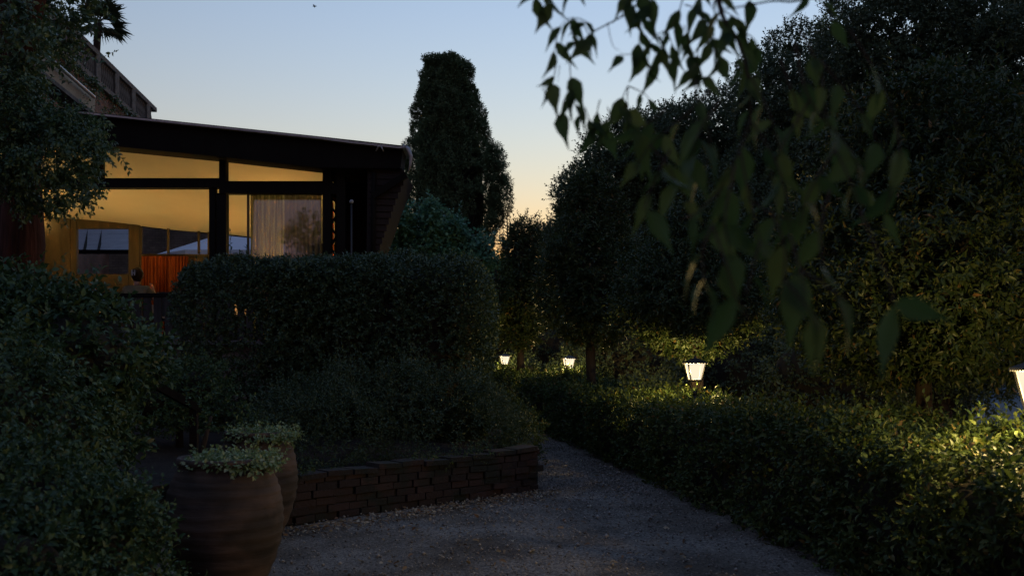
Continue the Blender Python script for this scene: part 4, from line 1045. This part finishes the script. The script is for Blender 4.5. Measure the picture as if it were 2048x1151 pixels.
# leafy sprays near the lanterns
P = []
for (px, yd, s_, n_) in ((1010, 26.5, .8, 30), (1045, 26, .6, 40), (1138, 21.2, .9, 30), (1160, 21.5, .7, 60), (1110, 21.5, .6, 30)):
    for k in range(n_): P.append(((px - 1024) / F * yd + rng.gauss(0, s_ * .4), yd + rng.gauss(0, s_ * .4), .9))
P = np.array(P); V, Fc = sprigs(P, np.array([[0, 0, .4]] * len(P)), .34, 12, .075, .045, .35, .8, 0, 'quad', .004)
tag(obj('leafy_shoots', V, Fc, M['l_hedge']), 'lamplit leafy shoots above the hedge around the two far lanterns', 'shoots')

# ------------------------------------------------------------------ clipped trees in a row behind the hedge
def row_tree(px, Y, zb, zt_, rx, label, dens, ls, seed, shoots, trunk_r=.10):
    x = (px - 1024) / F * Y; h = (zt_ - zb) / 2
    bl = [((x, Y, zb + h * .70), (rx, rx, h * .76)), ((x + .05, Y, zb + h * 1.28), (rx * .62, rx * .62, h * .74))]
    tk = [([(x, Y, -.05), (x + .02, Y, zb * .6), (x, Y, zb + .3), (x, Y, zb + h)], [trunk_r * 1.25, trunk_r, trunk_r * .95, .04])]
    for k in range(5):
        an = k * 1.3; tk.append(([(x, Y, zb + .1 + .1 * k), (x + .5 * rx * math.cos(an), Y + .5 * rx * math.sin(an), zb + .6 + .2 * k)], [.05, .02]))
    return shrub('clipped_tree', label, 'tree', bl, dens, .16, 8, ls, ls * .42, M['l_crown'], root=(x, Y, 0), kind='leaf' if Y < 15 else 'quad',
                 corek=.60, group='clipped trees in a row behind the hedge', disp=.10, dsc=2.6, depth=.16, seed=seed, spread=.9, up=.35, shoots=shoots, shoot_len=.42, zmin=1.0, trunk=tk, crown='crown')
row_tree(1845, 8.7, 1.38, 4.15, 1.28, 'nearest clipped tree, tall and leafy with its pale trunk behind the hedge', 330, .078, 51, 150, .075)
row_tree(1392, 14.3, 1.62, 3.85, 1.17, 'clipped tree directly behind the middle lantern', 330, .075, 52, 90)
row_tree(1180, 19, 1.85, 5.2, .98, 'dark clipped tree between the two far lanterns and the middle one', 260, .09, 53, 60)
row_tree(1040, 25, 1.9, 4.9, .80, 'farthest clipped tree, with shoots against the orange sky', 200, .11, 54, 110)

# ------------------------------------------------------------------ tall conifer
cy = thing('cypress', 'tall dense dark cypress standing alone against the evening sky', 'tree', ((905 - 1024) / F * 30, 30, 0))
prof = [(118, 893, 24), (126, 893, 38), (145, 894, 46), (200, 897, 61), (260, 898, 76), (320, 899, 86), (400, 900, 98), (450, 895, 96), (520, 885, 82), (640, 885, 60)]
py_a = np.array([a for a, b, c in prof], float); pc_a = np.array([b for a, b, c in prof], float); pw_a = np.array([c for a, b, c in prof], float)
n = 36000; yy_ = R.uniform(108, 640, n); yy_ = np.where(R.random(n) < .75, R.uniform(108, 540, n), yy_)
an = R.random(n) * 6.283; s30 = 30 / F
rad = np.interp(yy_, py_a, pw_a) * s30
cx = (np.interp(yy_, py_a, pc_a) - 1024) * s30; zz = EYE + (HY - yy_) * s30
P0 = np.stack([cx + rad * np.cos(an), 30 + rad * np.sin(an), zz], 1); N0 = np.stack([np.cos(an), np.sin(an), np.full(n, .15)], 1)
P0 += N0 * (.13 * wave(P0 * [1, 1, .55], 4.2, 61) + .10 * wave(P0 * [1, 1, .6], 10, 62) - .05 - .20 * R.exponential(.6, n))[:, None]
keep = (N0[:, 1] < .3) | (R.random(n) < .3)
gap = (np.abs(P0[:, 0] - (947 - 1024) * s30) < .33) & (yy_ > 320) & (yy_ < 480) & (wave(P0, 5, 63) > .1); keep &= ~gap
bl = [(tuple(at(992, 330, 30)), (.36, .5, .6)), (tuple(at(1000, 395, 30)), (.36, .5, .5)), (tuple(at(985, 430, 30)), (.35, .45, .35)), (tuple(at(1006, 370, 30)), (.25, .4, .3)), (tuple(at(880, 130, 30)), (.34, .35, .24)), (tuple(at(908, 136, 30)), (.42, .4, .24))]
P1, N1 = shell(bl, 480, .07, 5, .2, .5, 64)
k_ = P1[:, 2] < EYE + (HY - 113) * s30; P1 = P1[k_]; N1 = N1[k_]
keep &= P0[:, 2] < EYE + (HY - 118) * s30
parts = [sprigs(P0[keep], N0[keep], .12, 5, .085, .034, .5, .9), sprigs(P1, N1, .12, 5, .085, .034, .7, .5)]
V, Fc = merge(parts); obj('crown', V, Fc, M['l_cypress'], cy)
mb = MB(); x0 = (900 - 1024) * s30
mb.tube([(x0, 30, 0), (x0, 30, 4), (x0, 30, 8), (x0 - .1, 30, 9.6)], [.35, .28, .18, .05], 12)
for k in range(20):
    z = 3.0 + k * .28; a_ = k * 2.4; l = .9 * np.interp(z, [3, 7, 10.5], [1.1, 1, .3])
    mb.tube([(x0, 30, z), (x0 + l * math.cos(a_) * .7, 30 + l * math.sin(a_) * .7, z + .7), (x0 + l * math.cos(a_), 30 + l * math.sin(a_), z + 1.5)], [.07, .04, .01], 6)
mb.build('trunk', M['bark'], cy, True)
mb = MB()   # solid dark core, stands in for the shade inside the crown
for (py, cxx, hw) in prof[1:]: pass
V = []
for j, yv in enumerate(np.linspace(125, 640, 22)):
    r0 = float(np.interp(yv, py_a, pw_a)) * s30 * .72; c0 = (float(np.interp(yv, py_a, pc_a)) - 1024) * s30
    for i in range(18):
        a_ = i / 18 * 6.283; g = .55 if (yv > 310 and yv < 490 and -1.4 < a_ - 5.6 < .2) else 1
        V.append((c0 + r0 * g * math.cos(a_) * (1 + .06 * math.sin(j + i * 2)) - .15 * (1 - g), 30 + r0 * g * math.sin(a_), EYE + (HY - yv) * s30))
mb.add(V, [(j * 18 + i, (j + 1) * 18 + i, (j + 1) * 18 + (i + 1) % 18, j * 18 + (i + 1) % 18) for j in range(21) for i in range(18)] + [tuple(range(18))]); mb.build('dark_core', M['twig'], cy, True)

# maple-like bush below it
shrub('maple_bush', 'bluish green broad-leaved bush between the pavilion roof end and the path trees', 'bush',
      [(tuple(at(806, 442, 18.5)), (.15, .3, .36)), (tuple(at(866, 436, 18.5)), (.18, .3, .36)), (tuple(at(838, 495, 18.8)), (.50, .5, .42)), (tuple(at(912, 470, 18.8)), (.22, .3, .32)), (tuple(at(945, 512, 19)), (.42, .4, .36)), (tuple(at(790, 525, 18.8)), (.30, .4, .42)), (tuple(at(885, 490, 18.8)), (.4, .4, .4))],
      330, .20, 6, .085, .085, M['l_maple'], kind='palm', corek=.65, disp=.1, dsc=3, depth=.25, seed=71, spread=1.0, up=.5, droop=.3, shoots=30, shoot_len=.35,
      zmin=.5, trunk=[([(-2, 20, 0), (-1.9, 20, 3)], [.08, .05]), ([(-2, 20, .8), (-1.4, 20, 2.8)], [.06, .03])], root=(-2, 20, 0))
shrub('path_end_bush', 'dark bush where the path ends below the cypress', 'bush',
      [(tuple(at(965, 590, 24)), (.6, .8, .9)), (tuple(at(925, 680, 24)), (.75, .8, 1.2))], 160, .2, 7, .09, .045, M['l_hedge'], corek=.8, disp=.12, seed=72, shoots=50, shoot_len=.3, zmin=.1)

# bare conifer far behind
bc = thing('bare_tree', 'faint bare-branched tree against the orange glow', 'tree', tuple(at(1012, 705, 42))[:2] + (0,))
mb = MB(); b0 = at(1014, 430, 42)
mb.tube([(b0.x, 42, 0), (b0.x + .1, 42, 4), (b0.x, 42, b0.z)], [.16, .11, .02], 8); mb.build('trunk', M['bark'], bc, True)
mb = MB()
for k in range(46):
    z = 4.2 + k * .075; s_ = 1 if k % 2 else -1; l = rng.uniform(.4, 1.0) * np.interp(z, [4, 7.6], [1.2, .25])
    y_ = 42 + rng.uniform(-.4, .4)
    P_ = [(b0.x, 42, z), (b0.x + s_ * l * .5, y_, z + .12), (b0.x + s_ * l, y_, z - .06)]
    mb.tube(P_, [.022, .014, .005], 4)
    for q in range(4):
        t_ = .4 + q * .17; x_ = b0.x + s_ * l * t_; mb.tube([(x_, y_, z + .06), (x_ + s_ * .12, y_, z - .22 - rng.random() * .1)], [.008, .004], 3)
mb.build('branches', M['bark'], bc)

# ------------------------------------------------------------------ big trees on the right
def big_tree(label, px, Y, top, rx, rz, n_cl, seed, dens=70, ls=.11, th=.3, cr=(1.0, 1.5), clip_low=2.0, bias=0):
    rr_ = random.Random(seed); x = (px - 1024) / F * Y; zt_ = EYE + (HY - top) / F * Y; zc = zt_ - rz
    t = thing('big_tree', label, 'tree', (x, Y, 0), 'big evergreen trees on the right')
    bl = []
    for k in range(n_cl):
        u = Vector((rr_.gauss(0, 1), rr_.gauss(0, 1) - .35, rr_.gauss(0, 1))).normalized() * rr_.uniform(.62, .86)
        s_ = rr_.uniform(*cr); bl.append(((x + u.x * rx, Y + u.y * rx * .7, max(zc + u.z * rz, clip_low + s_ * .5)), (s_, s_, s_ * .8)))
    P, N = shell(bl, dens, .16, 2.4, .35, .25, seed, 2, .3)
    P2, N2 = shell([(c, tuple(q * .55 for q in r_)) for c, r_ in bl], dens * .9, .1, 2.4, .1, .2, seed + 1, 2, .3, False)
    V, Fc = merge([sprigs(P, N, .34, 8, ls, ls * .62, 1.1, .2, 0, 'quad', .006), sprigs(P2, N2, .3, 8, ls * 1.2, ls * .8, 1.1, .2, 0, 'quad', .006)]); obj('crown', V, Fc, M['l_oak'], t)
    mb = MB(); mb.tube([(x, Y, -.2), (x + .1, Y, zc * .35), (x, Y, zc * .8), (x, Y, zc + rz * .4)], [th * 1.3, th, th * .8, .08], 12)
    for k, (c, r_) in enumerate(bl):
        z0 = max(.5, min(c[2] - .8, zc)) * rr_.uniform(.55, .85); m_ = ((x + c[0]) / 2, (Y + c[1]) / 2, (z0 + c[2]) / 2 + .4)
        mb.tube([(x, Y, z0), m_, c], [th * .35, th * .2, .03], 6)
    mb.build('trunk', M['bark'], t, True)
    return t
big_tree('far small-leaved tree at the left end of the big trees, low on the skyline', 1165, 42, 395, 1.9, 2.5, 12, 81, 60, .14, .25, (.8, 1.1))
big_tree('rounded tree with an uneven crown, left of the tallest trees', 1255, 34, 235, 2.2, 3.6, 26, 82, 80, .12)
big_tree('broad tree whose crown tops out behind the hanging leaves', 1400, 36, 182, 3.4, 4.6, 40, 83, 70, .12)
big_tree('tall tree rising behind the nearest clipped tree, left of the tallest one', 1610, 30, 62, 2.7, 4.8, 36, 84, 80, .11)
big_tree('tallest tree, filling the upper right corner', 1900, 26, -120, 4.3, 6.5, 64, 85, 80, .10, .4, (1.1, 1.7))
big_tree('dark lower tree behind the row, below the skyline', 1480, 27, 400, 2.9, 2.9, 26, 86, 60, .10, .3, (.9, 1.3), 1.4)
big_tree('dark lower tree behind the nearest clipped tree', 1760, 20, 420, 2.3, 2.3, 24, 87, 80, .09, .2, (.8, 1.1), 1.5)
big_tree('low tree with branches reaching toward the right-hand gap', 1880, 14.5, 640, 1.1, .75, 12, 88, 180, .075, .12, (.4, .6), 1.1)

# undergrowth beyond the hedge
for i_, (px, Y, rx, zt_, lab) in enumerate(((1290, 24, 1.6, 2.4, 'dark undergrowth bush behind the middle lantern, left of it'), (1500, 21, 1.8, 2.2, 'dark undergrowth bush right of the middle lantern'),
                                (1690, 17, 1.4, 1.9, 'dark undergrowth bush left of the nearest pale trunk'), (1120, 31, 1.6, 2.6, 'dim bush behind the second farthest lantern'), (1220, 29, 1.5, 2.6, 'dim bush behind the dark clipped tree trunk'), (1000, 33, 1.8, 2.8, 'dim bush behind the farthest lantern'), (1150, 23.4, .75, 1.35, 'lamplit green bush close behind the second farthest lantern'), (1040, 28.8, .8, 1.35, 'lamplit green bush close behind the farthest lantern'), (1110, 38, 3.0, 5.6, 'tall dim bush closing the view between the far trunks'), (990, 40, 2.0, 4.2, 'tall dim bush behind the end of the path'), (1400, 30, 2.2, 3.2, 'deep undergrowth bush far behind the middle lantern'), (1600, 26, 2.2, 3.0, 'deep undergrowth bush far behind the low hedge'), (1830, 20, 1.1, 1.6, 'undergrowth bush behind the nearest pale trunk'), (1290, 15.6, .5, 1.25, 'lamplit green bush close behind the middle lantern'))):
    x = (px - 1024) / F * Y
    shrub('undergrowth_bush', lab, 'bush', [((x, Y, zt_ * .5), (rx, .9, zt_ * .5)), ((x + rx * .6, Y + .5, zt_ * .42), (rx * .7, .8, zt_ * .45))], 75, .26, 7, .085, .05, M['l_oak'],
          group='undergrowth bushes beyond the hedge', corek=.8, disp=.15, seed=90 + i_, spread=1.1, shoots=30, shoot_len=.3, zmin=.05)

# pale low parapet beyond the hedge
mb = MB(); P_ = []
pr = thing('low_parapet', 'pale low parapet with a rounded end beyond the hedge at the right', 'parapet', (6.2, 13, 0))
ZP = EYE + (HY - 873) / F * 12.6
pl = [at(1905, 876, 12.9), at(1925, 871, 12.8), at(1945, 869, 12.7), at(1962, 875, 12.6), at(2010, 875, 12.5), at(2200, 876, 12.4)]
mb.tube(pl, .02, 6); mb.build('rail', M['zinc'], pr, True)
mb = MB(); mb.box(pl[3].x, pl[5].x, 12.5, 12.75, -.05, pl[4].z - .03); mb.build('parapet_body', M['palestone'], pr)

# ------------------------------------------------------------------ overhanging hackberry bough close to the camera
bo = thing('hackberry_tree', 'hackberry tree with an added unseen shading crown, its blurred leafy boughs hanging down into the top right', 'tree', (2.4, -3.2, 0))
mb = MB(); mb.tube([(2.4, -3.2, -.05), (2.35, -3.1, 1.6), (2.2, -2.8, 3.4), (1.6, -2.0, 5.2), (.9, -1.2, 6.6)], [.26, .21, .18, .13, .06], 14)
mb.tube([(2.2, -2.8, 3.3), (1.9, -.6, 4.2), (1.5, 1.2, 4.1), (1.15, 2.2, 3.3), tuple(at(1430, -60, 2.0))], [.11, .08, .05, .02, .008], 10)
mb.tube([(1.5, 1.2, 4.1), (.9, 2.0, 3.4), tuple(at(1340, -60, 2.2))], [.04, .018, .004], 8); mb.tube([(1.5, 1.2, 4.1), (1.3, 2.0, 3.4), tuple(at(1680, -40, 2.0))], [.04, .015, .004], 8)
mb.tube([(1.6, -2.0, 5.2), (-.6, -.8, 6.0), (-2.6, .6, 6.2)], [.1, .07, .02], 10); mb.tube([(1.9, -2.4, 4.4), (4.0, -.4, 5.6), (5.4, 1.4, 6.0)], [.1, .06, .02], 10)
mb.build('trunk', M['bark'], bo, True)
P, N = shell([((1.2, -1.2, 6.0), (3.2, 2.8, 1.3)), ((-2.6, -.6, 6.0), (2.4, 2.4, 1.0)), ((5.0, .2, 6.0), (2.6, 2.4, 1.1)), ((1.2, 1.6, 5.2), (2.2, 1.4, .7)), ((1.0, -5.5, 5.5), (3.5, 2.4, 1.4))], 55, .2, 1.4, .5, 1.0, 99)  # unseen canopy, added overhead to dim the path and jars
V, Fc = sprigs(P, N, .4, 8, .09, .05, 1.2, -.1, .4, 'quad', .004); obj('crown', V, Fc, M['l_celtis'], bo)
st = MB(); Bs = []; Ds = []; Ls_ = []
def twig(pl, Y0, Y1, rad, dens, ll, leaves=True, jit=.015):
    Q = [at(x, y, Y0 + (Y1 - Y0) * i / max(1, len(pl) - 1)) for i, (x, y) in enumerate(pl)]
    # smooth the polyline
    S_ = []
    for i in range(len(Q) - 1):
        p0, p1, p2, p3 = Q[max(i - 1, 0)], Q[i], Q[i + 1], Q[min(i + 2, len(Q) - 1)]
        for k in range(6):
            t_ = k / 6; S_.append(.5 * ((2 * p1) + (p2 - p0) * t_ + (2 * p0 - 5 * p1 + 4 * p2 - p3) * t_ ** 2 + (3 * p1 - p0 - 3 * p2 + p3) * t_ ** 3))
    S_.append(Q[-1]); n = len(S_); st.tube(S_, [rad * (1 - .65 * i / n) for i in range(n)], 6)
    if not leaves: return
    acc = 0
    for i in range(1, n):
        acc += (S_[i] - S_[i - 1]).length
        if acc > dens:
            acc = 0; d = (S_[i] - S_[i - 1]).normalized(); s_ = 1 if len(Bs) % 2 else -1
            Bs.append(S_[i] + Vector((0, 0, -.004)))
            Ds.append(Vector((s_ * rng.uniform(.05, .85), rng.uniform(-.6, .6), -rng.uniform(.5, 1.1))) + d * .35); Ls_.append(ll * .88 * rng.uniform(.55, 1.2))
            if rng.random() < .25: Bs.append(S_[i]); Ds.append(Vector((-s_ * rng.uniform(.1, .9), rng.uniform(-.5, .5), -rng.uniform(.3, 1)))); Ls_.append(ll * rng.uniform(.5, .9))
A_ = .026
twig([(1340, -60), (1290, -5), (1240, 35), (1190, 62), (1165, 85)], 2.2, 2.15, .0032, .05, .06, False)
for pl in ([(1062, -50), (1070, -10)], [(1105, -60), (1098, -20), (1105, 5)], [(1150, -60), (1146, -20)],
           [(1190, 62), (1165, 40), (1135, 38), (1115, 62)], [(1115, 62), (1112, 85), (1108, 105)], [(1140, 40), (1148, 70), (1150, 95)], [(1165, 45), (1178, 70), (1182, 80)],
           [(1139, 120), (1143, 182)], [(1143, 182), (1150, 205), (1160, 225), (1178, 240)], [(1143, 182), (1128, 200), (1120, 240)], [(1112, 130), (1106, 165)], [(1098, 165), (1083, 180)], [(1160, 175), (1150, 180)],
           [(1285, 10), (1280, 60), (1277, 90)], [(1277, 90), (1262, 108), (1240, 108)], [(1277, 90), (1292, 112), (1300, 150)],
           [(1368, -10), (1355, 30), (1334, 65), (1322, 95), (1318, 130)], [(1334, 65), (1345, 90), (1352, 120)], [(1334, 60), (1310, 72), (1296, 90)],
           [(1375, 30), (1378, 100), (1390, 150)], [(1310, -20), (1297, 5)], [(1285, -30), (1268, 5)], [(1262, -30), (1256, 0)],
           [(1370, 10), (1400, 20), (1412, 40)], [(1412, 40), (1420, 80)], [(1256, 172), (1245, 195), (1235, 215)], [(1256, 172), (1253, 224)], [(1256, 172), (1285, 185), (1300, 200)],
           [(1500, -20), (1500, 5)], [(1400, 85), (1425, 90), (1440, 120)], [(1400, 85), (1395, 120), (1405, 150)],
           [(1441, 18), (1430, 50)], [(1441, 18), (1475, 40), (1490, 70)], [(1480, 60), (1505, 75), (1520, 95)], [(1470, 90), (1480, 140)],
           [(1600, -30), (1640, 0), (1660, 25)], [(1660, 25), (1664, 45)], [(1400, -30), (1400, 5)],
           [(1200, 200), (1195, 230), (1215, 255)], [(1215, 215), (1225, 245)], [(1170, 215), (1180, 240), (1195, 262)], [(1250, 215), (1262, 240), (1275, 265)]):
    twig(pl, 2.15, 2.12, .0016, A_, .080)
twig([(1680, -40), (1600, 0), (1545, 2), (1480, 14), (1441, 18)], 2.0, 1.95, .0035, .06, .07, False)
twig([(1430, -40), (1441, 18), (1452, 45), (1475, 80), (1495, 150), (1500, 240)], 1.95, 1.9, .0065, .026, .085)
twig([(1300, 100), (1290, 170)], 2.1, 2.1, .0012, .05, .06, False); twig([(1368, 50), (1388, 120)], 2.1, 2.1, .0012, .05, .06, False)
twig([(1120, 130), (1115, 165)], 2.1, 2.1, .001, .05, .06, False); twig([(1215, 45), (1225, 90), (1240, 102)], 2.1, 2.1, .001, .05, .06, False)
# the lower, nearer curtain of leaves
for pl, Y_, dn, ll in (([(1500, 240), (1480, 300), (1440, 380), (1425, 450)], 1.75, .022, .075), ([(1425, 450), (1405, 500), (1408, 560)], 1.55, .03, .08), ([(1425, 450), (1450, 520), (1475, 600), (1500, 640)], 1.5, .03, .085),
                       ([(1420, 180), (1360, 240), (1300, 290), (1270, 340)], 1.9, .02, .07), ([(1300, 290), (1340, 340), (1370, 400)], 1.8, .022, .075), ([(1330, 220), (1290, 250), (1260, 270)], 1.95, .02, .07),
                       ([(1500, 240), (1540, 300), (1570, 380), (1580, 470)], 1.65, .028, .08), ([(1480, 300), (1500, 400), (1520, 480)], 1.6, .025, .08), ([(1600, 60), (1640, 140), (1650, 220), (1670, 300)], 1.8, .03, .075),
                       ([(1670, 300), (1700, 360), (1720, 420)], 1.6, .04, .085), ([(1580, 470), (1600, 540), (1610, 590)], 1.45, .03, .085), ([(1600, 540), (1650, 570), (1690, 600)], 1.45, .035, .085),
                       ([(1720, 420), (1770, 540), (1790, 610)], 1.4, .08, .09), ([(1440, 200), (1400, 260), (1380, 330)], 1.75, .02, .075), ([(1560, 120), (1590, 200), (1600, 260)], 1.85, .03, .075), ([(1520, 480), (1500, 560), (1490, 590)], 1.5, .03, .085),
                       ([(1440, 380), (1400, 420), (1360, 440)], 1.7, .022, .078), ([(1500, 400), (1550, 430), (1590, 440)], 1.6, .025, .08), ([(1390, 160), (1400, 220), (1420, 280), (1410, 340)], 1.8, .02, .075),
                       ([(1590, 90), (1620, 200), (1700, 300), (1740, 400)], 1.7, .028, .08), ([(1620, 200), (1560, 300), (1540, 360)], 1.7, .028, .08), ([(1540, 420), (1570, 500), (1560, 600)], 1.5, .028, .085), ([(1660, 380), (1640, 470), (1650, 560)], 1.5, .03, .085),
                       ([(1640, 120), (1720, 220), (1780, 330)], 1.7, .028, .08), ([(1700, 60), (1760, 160), (1790, 240)], 1.8, .03, .075), ([(1670, 300), (1620, 380), (1600, 450)], 1.6, .03, .08), ([(1790, 240), (1800, 330), (1770, 420)], 1.65, .03, .08), ([(1500, 150), (1540, 230), (1560, 300)], 1.75, .022, .075), ([(1340, 300), (1300, 380), (1290, 420)], 1.75, .022, .075), ([(1570, 560), (1620, 620), (1640, 660)], 1.4, .035, .085), ([(1470, 330), (1450, 440), (1465, 520)], 1.6, .025, .08)):
    twig(pl, Y_ * .92, Y_ * .92 - .05, .0022, dn * 1.7, ll * 1.18)
B = np.array([tuple(b) for b in Bs]); D = np.array([tuple(d) for d in Ds]); n = len(B); L_ = np.array(Ls_)
V, Fc = leafgeo(B, D, np.array([0, -1, .25]) + .75 * R.normal(size=(n, 3)), L_, L_ * R.uniform(.30, .52, n), 'celtis')
obj('hanging_leaves', V, Fc, M['l_celtis'], bo, True); st.build('twigs', M['bark'], bo, True)
print('bough leaves', n)

# a bird far up in the evening sky
bc_ = at(629, 13, 60); bd = thing('bird', 'tiny dark bird flying high above the pavilion roof', 'bird', tuple(bc_))
mb = MB(); mb.tube([bc_ + Vector((-.11, 0, .0)), bc_ + Vector((-.02, 0, 0)), bc_ + Vector((.10, 0, .01)), bc_ + Vector((.14, 0, .02))], [.012, .035, .03, .008], 8)
for s_ in (-1, 1):
    w0, w1, w2 = bc_ + Vector((.05, 0, .01)), bc_ + Vector((-.05, 0, .01)), bc_ + Vector((.0, s_ * .16, .05)); w3 = bc_ + Vector((-.06, s_ * .3, .0))
    mb.add([w0, w1, w3, w2, w0 + Vector((0, 0, .008)), w1 + Vector((0, 0, .008)), w3 + Vector((0, 0, .004)), w2 + Vector((0, 0, .008))], [(0, 1, 2, 3), (7, 6, 5, 4), (0, 3, 7, 4), (1, 5, 6, 2)])
mb.build('body', M['bird'], bd, True)
print('tris', sum(len(o.data.polygons) for o in bpy.data.objects if o.type == 'MESH'))
